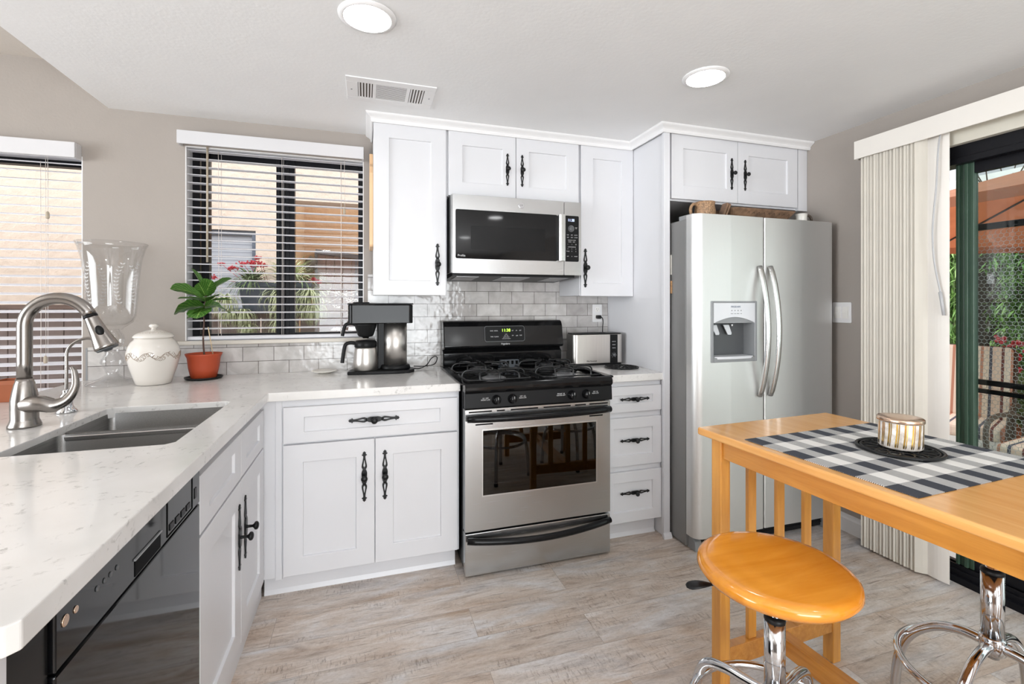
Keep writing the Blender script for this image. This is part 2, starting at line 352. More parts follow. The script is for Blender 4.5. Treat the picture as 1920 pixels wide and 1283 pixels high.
# ------------------------------------------------------------------ helpers: geometry
class MB:
    def __init__(s): s.v = []; s.f = []; s.sm = []; s.mi = []; s.uv = {}
    def add(s, vs, fs, smooth=False, mi=0):
        o = len(s.v); s.v += [Vector(p) for p in vs]
        for f in fs: s.f.append([o + i for i in f]); s.sm.append(smooth); s.mi.append(mi)
        return s
    def box(s, x0, x1, y0, y1, z0, z1, mi=0):
        x0, x1 = sorted((x0, x1)); y0, y1 = sorted((y0, y1)); z0, z1 = sorted((z0, z1))
        v = [(x, y, z) for z in (z0, z1) for y in (y0, y1) for x in (x0, x1)]
        return s.add(v, [(0, 2, 3, 1), (4, 5, 7, 6), (0, 1, 5, 4), (2, 6, 7, 3), (0, 4, 6, 2), (1, 3, 7, 5)], mi=mi)
    def lathe(s, prof, c=(0, 0, 0), seg=40, smooth=True, axis='z', mi=0, close=False, scale=(1, 1)):
        c = Vector(c); n = len(prof); vs = []
        for r, h in prof:
            for k in range(seg):
                a = 2 * PI * k / seg; p = (r * math.cos(a) * scale[0], r * math.sin(a) * scale[1], h)
                if axis == 'y': p = (p[0], p[2], p[1])
                if axis == 'x': p = (p[2], p[0], p[1])
                vs.append(c + Vector(p))
        fs = []
        rng = range(n) if close else range(n - 1)
        for i in rng:
            j = (i + 1) % n
            for k in range(seg):
                q = (k + 1) % seg; fs.append((i * seg + k, i * seg + q, j * seg + q, j * seg + k))
        s.add(vs, fs, smooth, mi)
        if not close:
            o = len(s.v) - n * seg
            if prof[0][0] > 1e-6: s.f.append([o + k for k in range(seg)][::-1]); s.sm.append(False); s.mi.append(mi)
            if prof[-1][0] > 1e-6: s.f.append([o + (n - 1) * seg + k for k in range(seg)]); s.sm.append(False); s.mi.append(mi)
        return s
    def tube(s, pts, r, seg=10, closed=False, mi=0, flat=1.0, up=None, caps=True):
        pts = [Vector(p) for p in pts]; n = len(pts); rr = r if isinstance(r, (list, tuple)) else [r] * n
        vs = []; prev = None
        for i, p in enumerate(pts):
            if closed: t = (pts[(i + 1) % n] - pts[i - 1])
            else: t = (pts[min(i + 1, n - 1)] - pts[max(i - 1, 0)])
            t.normalize()
            if prev is None:
                u = Vector(up) if up else (Vector((0, 0, 1)) if abs(t.z) < 0.9 else Vector((1, 0, 0)))
            else: u = prev
            u = (u - t * u.dot(t)); u.normalize(); prev = u; w = t.cross(u)
            for k in range(seg):
                a = 2 * PI * k / seg; vs.append(p + (u * math.cos(a) * flat + w * math.sin(a)) * rr[i])
        fs = []
        for i in range(n if closed else n - 1):
            j = (i + 1) % n
            for k in range(seg):
                q = (k + 1) % seg; fs.append((i * seg + k, i * seg + q, j * seg + q, j * seg + k))
        o = len(s.v); s.add(vs, fs, True, mi)
        if not closed and caps:
            s.f.append([o + k for k in range(seg)][::-1]); s.sm.append(False); s.mi.append(mi)
            s.f.append([o + (n - 1) * seg + k for k in range(seg)]); s.sm.append(False); s.mi.append(mi)
        return s
    def prism(s, poly, axis, a0, a1, smooth=False, mi=0):
        # poly: 2D points; axis 'x': (y,z), 'y': (x,z), 'z': (x,y)
        def P(p, a): return {'x': (a, p[0], p[1]), 'y': (p[0], a, p[1]), 'z': (p[0], p[1], a)}[axis]
        n = len(poly); vs = [P(p, a0) for p in poly] + [P(p, a1) for p in poly]
        o = len(s.v); s.add(vs, [(i, (i + 1) % n, n + (i + 1) % n, n + i) for i in range(n)], smooth, mi)
        s.f.append([o + i for i in range(n)][::-1]); s.sm.append(False); s.mi.append(mi)
        s.f.append([o + n + i for i in range(n)]); s.sm.append(False); s.mi.append(mi)
        return s
    def ball(s, c, r, seg=16, rings=10, sc=(1, 1, 1), mi=0):
        prof = [(max(1e-7, r * math.sin(PI * i / rings)), -r * math.cos(PI * i / rings)) for i in range(rings + 1)]
        o = len(s.v); s.lathe(prof, (0, 0, 0), seg, True, mi=mi)
        for i in range(o, len(s.v)): v = s.v[i]; s.v[i] = Vector((v.x * sc[0] + c[0], v.y * sc[1] + c[1], v.z * sc[2] + c[2]))
        return s
    def xf(s, M, start=0):
        for i in range(start, len(s.v)): s.v[i] = M @ s.v[i]
        return s

def lin(a, b, n): return [a + (b - a) * i / (n - 1) for i in range(n)]
def arc(cx, cy, r, a0, a1, n): return [(cx + r * math.cos(R(a)), cy + r * math.sin(R(a))) for a in lin(a0, a1, n)]
def rrect(x0, x1, y0, y1, r, n=6):
    return arc(x1 - r, y0 + r, r, -90, 0, n) + arc(x1 - r, y1 - r, r, 0, 90, n) + arc(x0 + r, y1 - r, r, 90, 180, n) + arc(x0 + r, y0 + r, r, 180, 270, n)
def smoothpath(pts, n=8):
    pts = [Vector(p) for p in pts]; out = []
    for i in range(len(pts) - 1):
        p0 = pts[max(i - 1, 0)]; p1 = pts[i]; p2 = pts[i + 1]; p3 = pts[min(i + 2, len(pts) - 1)]
        for k in range(n):
            t = k / n; out.append(0.5 * ((2 * p1) + (p2 - p0) * t + (2 * p0 - 5 * p1 + 4 * p2 - p3) * t * t + (3 * p1 - p0 - 3 * p2 + p3) * t ** 3))
    out.append(pts[-1]); return out

def tag(o, label, cat, group=None):
    o['label'] = label; o['category'] = cat
    if group: o['group'] = group
    return o
def base_of(parent):
    v = Vector((0, 0, 0))
    while parent is not None: v += parent.location; parent = parent.parent
    return v
def thing(name, label, cat, loc=(0, 0, 0), group=None):
    o = bpy.data.objects.new(name, None); COL.objects.link(o); o.location = loc; o.empty_display_size = 0.05
    return tag(o, label, cat, group)
def obj(name, mb, m, parent=None, loc=None, bevel=0, label=None, local=False, seg=2, sub=0, weld=True):
    # vertices are given in world coordinates (or in the thing's own when local=True); the origin goes to the thing's base
    mats = m if isinstance(m, (list, tuple)) else [m]
    off = Vector(loc) if loc is not None else Vector((0, 0, 0))
    if parent is not None and not local: sh = base_of(parent) + off
    elif parent is None and not local: sh = off
    else: sh = Vector((0, 0, 0))
    me = bpy.data.meshes.new(name)
    me.from_pydata([tuple(v - sh) for v in mb.v], [], mb.f)
    me.polygons.foreach_set('use_smooth', mb.sm); me.polygons.foreach_set('material_index', mb.mi)
    for k in mats: me.materials.append(MT[k])
    bm = bmesh.new(); bm.from_mesh(me); bmesh.ops.recalc_face_normals(bm, faces=bm.faces); bm.to_mesh(me); bm.free()
    if mb.uv:
        u = me.uv_layers.new(name='uv')
        for p in me.polygons:
            for li, vi in zip(p.loop_indices, p.vertices): u.data[li].uv = mb.uv.get(vi, (0, 0))
    me.update()
    o = bpy.data.objects.new(name, me); COL.objects.link(o); o.location = off
    if parent is not None: o.parent = parent
    if bevel:
        b = o.modifiers.new('bevel', 'BEVEL'); b.width = bevel; b.segments = seg; b.limit_method = 'ANGLE'; b.angle_limit = R(35); b.harden_normals = False
    if sub: d = o.modifiers.new('sub', 'SUBSURF'); d.levels = sub; d.render_levels = sub
    if label: o['label'] = label
    return o
def struct(name, mb, m, bevel=0, parent=None):
    o = obj(name, mb, m, parent, bevel=bevel)
    if parent is None: o['kind'] = 'structure'
    return o
def text(name, s, size, loc, rot, m, parent, ext=0.0003, align='CENTER', shear=0.0, sx_=1.0):
    c = bpy.data.curves.new(name, 'FONT'); c.body = s; c.size = size; c.extrude = ext; c.align_x = align; c.align_y = 'CENTER'; c.shear = shear
    c.materials.append(MT[m]); tmp = bpy.data.objects.new(name + '_curve', c)
    me = bpy.data.meshes.new_from_object(tmp); bpy.data.objects.remove(tmp); o = bpy.data.objects.new(name, me); COL.objects.link(o)
    o.parent = parent; o.location = Vector(loc) - base_of(parent); o.rotation_euler = rot; o.scale = (sx_, 1, 1)
    return o
FRONT = (R(90), 0, 0)      # lettering on a face that looks towards -y
def copy_tree(o, parent=None):
    c = o.copy(); COL.objects.link(c); c.parent = parent
    for ch in list(o.children): copy_tree(ch, c)
    return c

# ------------------------------------------------------------------ the room shell
CZ = 2.29          # kitchen ceiling
XR = 2.62          # right wall
XL, YB = -4.7, -7.2
XE = -1.245        # edge of the lowered kitchen ceiling
struct('floor', MB().box(XL, XR + 0.12, YB, 0.1, -0.05, 0), 'vinyl_plank')
struct('ceiling', MB().box(XE, XR, YB, 0.0, CZ, CZ + 0.30), 'ceiling_paint')
struct('ceiling.001', MB().box(XL, XE + 0.02, YB, 0.0, 2.50, 2.60), 'beige_ceiling')
W2 = (-0.911, -0.011, 1.10, 2.135)   # window 2 opening
W1 = (-2.30, -1.352, 0.62, 2.035)    # window 1 opening
wb = MB(); TOPZ = 2.6; T = 0.14
wb.box(XL, W1[0], 0, T, 0, TOPZ).box(W1[0], W1[1], 0, T, 0, W1[2]).box(W1[0], W1[1], 0, T, W1[3], TOPZ)
wb.box(W1[1], W2[0], 0, T, 0, TOPZ).box(W2[0], W2[1], 0, T, 0, W2[2]).box(W2[0], W2[1], 0, T, W2[3], TOPZ).box(W2[1], XR + T, 0, T, 0, TOPZ)
struct('wall_back', wb, 'wall_paint')
D0, D1, DZ = -1.275, -3.25, 2.07
wr = MB().box(XR, XR + T, D0, 0, 0, TOPZ).box(XR, XR + T, D1, D0, DZ, TOPZ).box(XR, XR + T, YB, D1, 0, TOPZ)
struct('wall_right', wr, 'wall_paint')
struct('wall_left', MB().box(XL - T, XL, YB, -4.1, 0, TOPZ).box(XL - T, XL, -0.9, T, 0, TOPZ).box(XL - T, XL, -4.1, -0.9, 0, 0.6).box(XL - T, XL, -4.1, -0.9, 2.4, TOPZ), 'wall_paint')
struct('wall_rear', MB().box(XL - T, -1.0, YB - T, YB, 0, TOPZ).box(1.8, XR + T, YB - T, YB, 0, TOPZ).box(-1.0, 1.8, YB - T, YB, 0, 0.05).box(-1.0, 1.8, YB - T, YB, 2.1, TOPZ), 'wall_paint')
bb = MB().prism([(XR, 0), (XR - 0.014, 0), (XR - 0.014, 0.075), (XR - 0.009, 0.085), (XR - 0.009, 0.095), (XR, 0.1)], 'y', -1.06, -0.66)
struct('baseboard_right', bb, 'white_trim')

# windows: dark aluminium frames and panes in the back wall
def window(nm, x0, x1, z0, z1, mull, y=0.095):
    r = bpy.data.objects.new(nm, None); COL.objects.link(r); r.location = ((x0 + x1) / 2, y, z0); r['kind'] = 'structure'
    f = MB(); w = 0.04
    f.box(x0, x0 + w, y, y + 0.05, z0, z1).box(x1 - w * 0.8, x1, y, y + 0.05, z0, z1).box(x0 + w, x1 - w * 0.8, y, y + 0.05, z0, z0 + 0.03).box(x0 + w, x1 - w * 0.8, y, y + 0.05, z1 - 0.035, z1)
    obj('window_frame', f, 'frame_black', r, bevel=0.002)
    for k, (a, b_) in enumerate(mull):
        g = MB().box(a, b_, y - 0.012, y + 0.032, z0 + 0.012, z1 - 0.012).box(a + 0.012, a + 0.02, y - 0.018, y - 0.012, z0 + 0.02, z1 - 0.02)
        obj('sash_stile', g, 'frame_black', r, bevel=0.002)
    obj('pane', MB().box(x0 + w, x1 - w * 0.8, y + 0.020, y + 0.024, z0 + 0.03, z1 - 0.035), 'window_glass', r)
    return r
window('window_1', W1[0], W1[1], W1[2], W1[3], [])
window('window_2', W2[0], W2[1], W2[2], W2[3], [(W2[0] + 0.050, W2[0] + 0.088), (-0.489, -0.442), (-0.440, -0.393)])
for i_, (a0, a1, b0, b1) in enumerate((W2, W1)):
    struct('trim_%d' % (4 + i_), MB().box(a0 - 0.0, a0 + 0.005, 0.001, 0.094, b0, b1).box(a1 - 0.005, a1, 0.001, 0.094, b0, b1).box(a0 + 0.005, a1 - 0.005, 0.001, 0.094, b1 - 0.005, b1).box(a0 + 0.005, a1 - 0.005, 0.001, 0.094, b0 - 0.0, b0 + 0.0008), 'white_trim')
struct('trim_1', MB().box(-0.945, 0.012, -0.032, 0.09, 1.080, 1.1005), 'sill_cream', bevel=0.004)

# ------------------------------------------------------------------ horizontal blinds
def hblind(label, x0, x1, z0, z1, yv, tilt, cords, wand, tassels, ztop_val, zbot_val, xv0, xv1, ladders):
    t = thing('window_blind', label, 'blind', ((x0 + x1) / 2, -0.0, z0))
    obj('valance', MB().box(xv0, xv1, yv - 0.012, yv, zbot_val, ztop_val).box(xv1 - 0.010, xv1, yv, -0.002, zbot_val, ztop_val).box(xv0, xv0 + 0.010, yv, -0.002, zbot_val, ztop_val), 'valance_white', t, bevel=0.002)
    yc = 0.038; s = MB(); z = z1; pitch = 0.0435
    while z > z0 + 0.035:
        n0 = len(s.v); c = [(-0.025, -0.0), (-0.012, 0.0022), (0, 0.003), (0.012, 0.0022), (0.025, 0)]
        top = [(x0, a, b + 0.0013) for a, b in c]; bot = [(x0, a, b - 0.0013) for a, b in c[::-1]]
        poly = [(p[1], p[2] * 1.15) for p in top + bot]; s.prism(poly, 'x', x0, x1)
        s.xf(Matrix.Translation((0, yc, z)) @ Matrix.Rotation(tilt, 4, 'X'), n0); z -= pitch
    obj('slats', s, 'slat_white', t)
    obj('head_rail', MB().box(x0, x1, 0.012, 0.062, zbot_val + 0.012, ztop_val - 0.015), 'slat_white', t)
    obj('bottom_rail', MB().box(x0, x1, 0.012, 0.064, z0 + 0.002, z0 + 0.020), 'slat_white', t, bevel=0.003)
    for xc in ladders:
        c = MB().tube([(xc, 0.010, z0 + 0.02), (xc + 0.002, 0.010, (z0 + z1) / 2), (xc, 0.010, z1)], 0.0011, 6).tube([(xc, 0.066, z0 + 0.02), (xc, 0.066, z1)], 0.0011, 6)
        obj('ladder_cord', c, 'cord_white', t)
    for xc, zb in tassels:
        c = MB().tube([(xc, 0.0, zbot_val + 0.01), (xc + 0.002, -0.002, zb + 0.01)], 0.0011, 6)
        o = obj('pull_cord', c, 'cord_white', t)
        obj('tassel', MB().lathe([(0.003, 0.0), (0.007, -0.006), (0.008, -0.03), (0.006, -0.036)], (xc, -0.001, zb + 0.012), 12), 'tassel', o)
    if wand: obj('tilt_wand', MB().tube([(wand[0], -0.002, zbot_val + 0.01), (wand[0], -0.004, wand[1])], 0.0055, 8), 'tassel', t, label='grey tilt wand')
    return t
hblind('white slatted blind over the right-hand window with its grey tilt wand', W2[0] + 0.006, W2[1] - 0.006, 1.102, 2.12, -0.05, R(2.5), 0, (-0.808, 1.52), [(-0.118, 1.84)], 2.197, 2.128, -0.930, -0.011, (-0.76, -0.448, -0.138))
hblind('white slatted blind over the left-hand window behind the faucet', W1[0], W1[1] - 0.004, 0.66, 2.0, -0.05, R(12), 0, None, [(-1.492, 1.74), (-1.500, 1.03)], 2.087, 2.012, W1[0], -1.355, (-1.525, -1.9))

# ------------------------------------------------------------------ backsplash
bs = MB().box(-1.328, 1.586, -0.008, -0.0005, 0.914, 1.0795)
bs.box(0.012, 1.586, -0.008, -0.0005, 1.0795, 1.47)
struct('trim_2', bs, 'backsplash_tile')
struct('trim_3', MB().box(-1.336, -1.328, -0.009, -0.0005, 0.914, 1.075), 'mid_grey_plastic')

# ------------------------------------------------------------------ cabinet builder
def shaker(mb, p0, u, n, w, z0, z1, fr, fz, th=0.02, rec=0.0095):
    # p0: corner (x,y) on the front plane at u=0; u: unit 2D direction along the face; n: outward normal 2D
    def P(a, d, z): return (p0[0] + u[0] * a - n[0] * d, p0[1] + u[1] * a - n[1] * d, z)
    o = [P(0, 0, z0), P(w, 0, z0), P(w, 0, z1), P(0, 0, z1)]
    i = [P(fr, 0, z0 + fz), P(w - fr, 0, z0 + fz), P(w - fr, 0, z1 - fz), P(fr, 0, z1 - fz)]
    e = 0.0015
    r = [P(fr + e, rec, z0 + fz + e), P(w - fr - e, rec, z0 + fz + e), P(w - fr - e, rec, z1 - fz - e), P(fr + e, rec, z1 - fz - e)]
    b = [P(0, th, z0), P(w, th, z0), P(w, th, z1), P(0, th, z1)]
    fs = []
    for k in range(4):
        q = (k + 1) % 4
        fs += [(k, q, 4 + q, 4 + k), (4 + k, 4 + q, 8 + q, 8 + k), (q, k, 12 + k, 12 + q)]
    fs += [(8, 9, 10, 11), (15, 14, 13, 12)]
    mb.add(o + i + r + b, fs)
    return mb

# ornamental iron pull: pierced backplate with a round knob; local: plate in x-z, outward -y, unit length 1 along z
def handle_mesh():
    st = [(0.015, .058, 0), (0.07, .060, 0), (0.11, .050, 0), (.145, .034, 0), (.175, .046, .0), (.20, .056, .0), (.215, .056, .018), (.25, .054, .022), (.30, .045, .017), (.36, .034, .008), (.39, .029, .0), (.44, .023, 0), (.77 * .5, .0, 0)]
    half = [(0.0, .056, 0), (.07, .060, 0), (.11, .050, 0), (.14, .033, 0), (.165, .044, 0), (.185, .056, .004), (.20, .057, .018), (.23, .054, .020), (.27, .044, .014), (.31, .035, .006), (.33, .031, 0), (.37, .025, 0), (.40, .024, 0), (.415, .030, 0), (.425, .056, 0), (.438, .050, 0), (.447, .026, 0), (.465, .036, 0), (.48, .026, 0), (.5, .001, 0)]
    ss = [(-t, w, h) for t, w, h in half[::-1]][:-1] + half
    bm = bmesh.new(); th = 0.020; rows = []
    for t, w, h in ss:
        k = 0.90
        rows.append([[bm.verts.new((sx_ * d * k, y, t)) for d in (w, h)] for sx_ in (-1, 1) for y in (0.0, -th - (0.01 if abs(t) < .16 else 0))])
    for a, b in zip(rows[:-1], rows[1:]):
        for s in (0, 2):
            (ob, ib), (of, jf) = a[s], a[s + 1]; (ob2, ib2), (of2, jf2) = b[s], b[s + 1]
            bm.faces.new((of, jf, jf2, of2)); bm.faces.new((ob, ob2, ib2, ib)); bm.faces.new((ob, of, of2, ob2)); bm.faces.new((ib, ib2, jf2, jf))
    bmesh.ops.remove_doubles(bm, verts=bm.verts, dist=1e-5)
    bmesh.ops.dissolve_degenerate(bm, dist=1e-6, edges=bm.edges)
    bmesh.ops.recalc_face_normals(bm, faces=bm.faces)
    me = bpy.data.meshes.new('pull_plate'); bm.to_mesh(me); bm.free(); me.materials.append(MT['black_iron'])
    return me
PULL = handle_mesh()
def knob_mesh():
    mb = MB().lathe([(.022, 0), (.030, -.008), (.022, -.05), (.020, -.11), (.036, -.13), (.060, -.145), (.064, -.165), (.055, -.185), (.03, -.197), (1e-4, -.20)], (0, 0, 0), 20, axis='y')
    me = bpy.data.meshes.new('knob'); me.from_pydata([tuple(v) for v in mb.v], [], mb.f); me.polygons.foreach_set('use_smooth', mb.sm); me.materials.append(MT['black_iron'])
    bm = bmesh.new(); bm.from_mesh(me); bmesh.ops.recalc_face_normals(bm, faces=bm.faces); bm.to_mesh(me); bm.free(); return me
KNOB = knob_mesh()
def pull(parent, loc, L, vertical=True, face=0.0):
    # one sub-part per pull: backplate and knob joined in one mesh
    bm = bmesh.new(); bm.from_mesh(PULL); bm.from_mesh(KNOB)
    M = Matrix.Rotation(face, 4, 'Z') @ (Matrix.Identity(4) if vertical else Matrix.Rotation(R(90), 4, 'Y')) @ Matrix.Scale(L, 4)
    bmesh.ops.transform(bm, matrix=M, verts=bm.verts)
    me = bpy.data.meshes.new('handle'); bm.to_mesh(me); bm.free(); me.materials.append(MT['black_iron'])
    o = bpy.data.objects.new('handle', me); COL.objects.link(o); o.parent = parent; o.location = Vector(loc) - base_of(parent)
    return o
def cab(name, label, loc, group=None): return thing(name, label, 'cabinet', loc, group)
U, NN = (1, 0), (0, -1)
WC = 'white_cabinet'
# base cabinet left of the stove
t = cab('base_cabinet', 'white base cabinet with one drawer over two doors, left of the stove', (0.04, -0.3, 0))
obj('carcass', MB().box(-0.4375, 0.436, -0.611, -0.012, 0.095, 0.8755).box(-0.40, 0.425, -0.555, -0.05, 0, 0.095), WC, t, bevel=0.0015)
obj('toe_kick', MB().prism([(-0.568, 0), (-0.556, 0), (-0.556, 0.09), (-0.562, 0.09), (-0.562, 0.02)], 'x', -0.43, 0.425), WC, t)
obj('end_stile', MB().box(-0.376, -0.350, -0.618, -0.611, 0.088, 0.873), WC, t, bevel=0.001)
d = obj('drawer', shaker(MB(), (-0.344, -0.631), U, NN, 0.769, 0.686, 0.843, 0.084, 0.045), WC, t, bevel=0.0015)
pull(d, (0.038, -0.631, 0.767), 0.226, vertical=False)
d = obj('door', shaker(MB(), (-0.344, -0.631), U, NN, 0.3825, 0.104, 0.677, 0.08, 0.078), WC, t, bevel=0.0015); pull(d, (-0.006, -0.631, 0.508), 0.230)
d = obj('door', shaker(MB(), (0.0425, -0.631), U, NN, 0.3825, 0.104, 0.677, 0.08, 0.078), WC, t, bevel=0.0015); pull(d, (0.085, -0.631, 0.507), 0.230)
# three-drawer base cabinet right of the stove
t = cab('drawer_cabinet', 'narrow white base cabinet with three drawers, right of the stove', (1.40, -0.3, 0))
obj('carcass', MB().box(1.212, 1.5855, -0.611, -0.012, 0.095, 0.8755).box(1.215, 1.583, -0.555, -0.05, 0, 0.095), WC, t, bevel=0.0015)
obj('toe_kick', MB().prism([(-0.574, 0), (-0.556, 0), (-0.556, 0.09), (-0.562, 0.09), (-0.562, 0.02)], 'x', 1.213, 1.574), WC, t)
for z0, z1 in ((0.707, 0.846), (0.413, 0.675), (0.106, 0.381)):
    d = obj('drawer', shaker(MB(), (1.218, -0.631), U, NN, 0.362, z0, z1, 0.058, 0.048 if z1 - z0 < .2 else 0.058), WC, t, bevel=0.0015)
    zc = {0.707: 0.776, 0.413: 0.551, 0.106: 0.264}[z0]; pull(d, (1.408, -0.631, zc), 0.182, vertical=False)
# peninsula sink cabinet (faces +x)
t = cab('sink_cabinet', 'white sink cabinet with two plain fronts over two doors beside the dishwasher', (-0.7, -1.05, 0))
PU, PN = (0, 1), (1, 0)
obj('carcass', MB().box(-1.02, -0.45, -1.449, -0.58, 0.0, 0.64).box(-0.474, -0.438, -1.449, -0.612, 0.095, 0.8755).box(-1.02, -0.99, -2.16, -0.58, 0.0, 0.64).box(-1.30, -1.27, -2.10, -0.012, 0.0, 0.8755).box(-1.27, -0.46, -0.58, -0.555, 0, 0.8755), WC, t, bevel=0.0015)
obj('toe_kick', MB().box(-0.452, -0.440, -1.449, -0.57, 0, 0.09), WC, t)
for y0, y1, z0, z1, hy in ((-1.447, -1.023, 0.104, 0.677, -1.050), (-1.019, -0.640, 0.104, 0.677, -0.968)):
    d = obj('door', shaker(MB(), (-0.418, y0), PU, PN, y1 - y0, z0, z1, 0.078, 0.078), WC, t, bevel=0.0015); pull(d, (-0.418, hy, 0.490), 0.230, face=R(90))
for y0, y1 in ((-1.447, -1.023), (-1.019, -0.640)):
    obj('drawer_front', shaker(MB(), (-0.418, y0), PU, PN, y1 - y0, 0.686, 0.843, 0.078, 0.045), WC, t, bevel=0.0015)
obj('end_panel', MB().box(-1.02, -0.420, -2.158, -2.142, 0, 0.8755), WC, t, bevel=0.001)
# upper cabinets
ZT = 2.252
t = cab('wall_cabinet', 'tall white wall cabinet between the window and the microwave', (0.23, -0.16, 1.345))
obj('carcass', MB().box(0.040, 0.426, -0.311, -0.0085, 1.347, ZT + .01), WC, t, bevel=0.001)
d = obj('door', shaker(MB(), (0.038, -0.331), U, NN, 0.380, 1.344, ZT, 0.08, 0.078), WC, t, bevel=0.0015); pull(d, (0.372, -0.331, 1.510), 0.230)
t = cab('wall_cabinet', 'short two-door white cabinet directly above the microwave', (0.82, -0.16, 1.89))
obj('carcass', MB().box(0.4265, 1.2255, -0.311, -0.002, 1.890, ZT + .01), WC, t, bevel=0.001)
d = obj('door', shaker(MB(), (0.432, -0.331), U, NN, 0.3865, 1.892, ZT, 0.078, 0.078), WC, t, bevel=0.0015); pull(d, (0.769, -0.331, 2.060), 0.184)
d = obj('door', shaker(MB(), (0.8215, -0.331), U, NN, 0.3905, 1.892, ZT, 0.078, 0.078), WC, t, bevel=0.0015); pull(d, (0.857, -0.331, 2.060), 0.184)
t = cab('wall_cabinet', 'tall white wall cabinet between the microwave and the fridge panel', (1.4, -0.16, 1.345))
obj('carcass', MB().box(1.2265, 1.5855, -0.311, -0.0085, 1.347, ZT + .01), WC, t, bevel=0.001)
d = obj('door', shaker(MB(), (1.2290, -0.331), U, NN, 0.3555, 1.344, ZT, 0.08, 0.078), WC, t, bevel=0.0015); pull(d, (1.256, -0.331, 1.512), 0.234)
# fridge side panel
t = thing('side_panel', 'tall white cabinet end panel standing between the drawers and the fridge', 'panel', (1.60, -0.33, 0))
obj('panel', MB().box(1.587, 1.612, -0.640, -0.002, 0.0, 2.262), WC, t)
obj('face_strip', MB().box(1.574, 1.612, -0.660, -0.640, 0.0, 2.262), WC, t, bevel=0.001)
obj('foot_molding', MB().prism([(-0.674, 0), (-0.660, 0), (-0.660, 0.03), (-0.664, 0.028), (-0.672, 0.014)], 'x', 1.568, 1.618), WC, t)
# cabinet over the fridge
t = cab('fridge_cabinet', 'white two-door cabinet above the refrigerator, reaching the right wall', (2.1, -0.33, 1.88))
obj('carcass', MB().box(1.6125, 2.618, -0.630, -0.002, 1.878, 2.262), WC, t, bevel=0.001)
obj('filler_strip', MB().box(2.546, 2.618, -0.650, -0.630, 1.872, 2.262), WC, t)
d = obj('door', shaker(MB(), (1.629, -0.651), U, NN, 0.455, 1.888, ZT, 0.078, 0.078), WC, t, bevel=0.0015); pull(d, (2.041, -0.651, 2.056), 0.186)
d = obj('door', shaker(MB(), (2.087, -0.651), U, NN, 0.453, 1.888, ZT, 0.078, 0.078), WC, t, bevel=0.0015); pull(d, (2.138, -0.651, 2.056), 0.183)
# crown molding along the cabinet tops
def sweep(mb, path, prof):
    P = [Vector((x, y)) for x, y in path]; n = len(P); rings = []
    for i in range(n):
        dirs = []
        if i > 0: dirs.append((P[i] - P[i - 1]).normalized())
        if i < n - 1: dirs.append((P[i + 1] - P[i]).normalized())
        nr = [Vector((d.y, -d.x)) for d in dirs]
        m = nr[0] if len(nr) == 1 else (nr[0] + nr[1]) / (1 + nr[0].dot(nr[1]))
        rings.append([(P[i].x + m.x * o, P[i].y + m.y * o, z) for o, z in prof])
    k = len(prof); fs = []
    for i in range(n - 1):
        for j in range(k): q = (j + 1) % k; fs.append((i * k + j, i * k + q, (i + 1) * k + q, (i + 1) * k + j))
    fs += [tuple(range(k))[::-1], tuple(range((n - 1) * k, n * k))]
    return mb.add([p for r in rings for p in r], fs)
prof = [(0.0, 2.2625), (0.004, 2.245), (0.010, 2.245), (0.014, 2.254), (0.014, 2.262), (0.020, 2.268), (0.036, 2.278), (0.040, 2.283), (0.040, CZ - 0.0005), (0.0, CZ - 0.0005)]
cr_path = [(0.040, -0.002), (0.040, -0.3315), (1.5735, -0.3315), (1.5735, -0.6605), (2.618, -0.6605)]
tag(obj('crown_molding', sweep(MB(), cr_path, prof), 'white_trim', loc=(0.8, -0.33, 2.25)), 'stepped white crown molding running over all the upper cabinets', 'molding')

# ------------------------------------------------------------------ worktops
def countertop():
    t = thing('countertop', 'white veined quartz worktop of the sink peninsula, running to the stove', 'countertop', (-0.6, -0.6, 0.876))
    Z0, Z1 = 0.876, 0.914
    sx0, sx1, sy0, sy1 = -0.905, -0.507, -1.368, -0.780
    outer = [(-1.345, -0.0095), (-1.335, -0.0095), (0.436, -0.0095), (0.436, -0.648), (-0.398, -0.648), (-0.401, -0.66), (-0.401, -2.150), (-0.412, -2.162), (-1.20, -2.162), (-1.365, -2.0), (-1.365, -0.05)]
    r = 0.018; hole = [(sx0 + r, sy0), (sx1 - r, sy0), (sx1, sy0 + r), (sx1, sy1 - r), (sx1 - r, sy1), (sx0 + r, sy1), (sx0, sy1 - r), (sx0, sy0 + r)]
    bm = bmesh.new(); ov = [bm.verts.new((x, y, Z1)) for x, y in outer]; hv = [bm.verts.new((x, y, Z1)) for x, y in hole]
    es = [bm.edges.new((ov[i], ov[(i + 1) % len(ov)])) for i in range(len(ov))] + [bm.edges.new((hv[i], hv[(i + 1) % len(hv)])) for i in range(len(hv))]
    bmesh.ops.triangle_fill(bm, use_beauty=True, use_dissolve=False, edges=es)
    # drop faces inside the hole
    for f in list(bm.faces):
        c = f.calc_center_median()
        if sx0 < c.x < sx1 and sy0 < c.y < sy1: bm.faces.remove(f)
    mb = MB(); bm.verts.ensure_lookup_table(); bm.verts.index_update()
    vs = [v.co.copy() for v in bm.verts]; n = len(vs)
    fs = [[v.index for v in f.verts] for f in bm.faces]
    mb.add(vs + [Vector((v.x, v.y, Z0)) for v in vs], fs + [[n + i for i in f][::-1] for f in fs])
    io = [v.index for v in ov]; ih = [v.index for v in hv]
    for L in (io, ih):
        for i in range(len(L)):
            a, b = L[i], L[(i + 1) % len(L)]; mb.f.append([a, b, n + b, n + a]); mb.sm.append(False); mb.mi.append(0)
    bm.free()
    obj('slab', mb, 'quartz', t, bevel=0.0025)
    return sx0, sx1, sy0, sy1
sx0, sx1, sy0, sy1 = countertop()
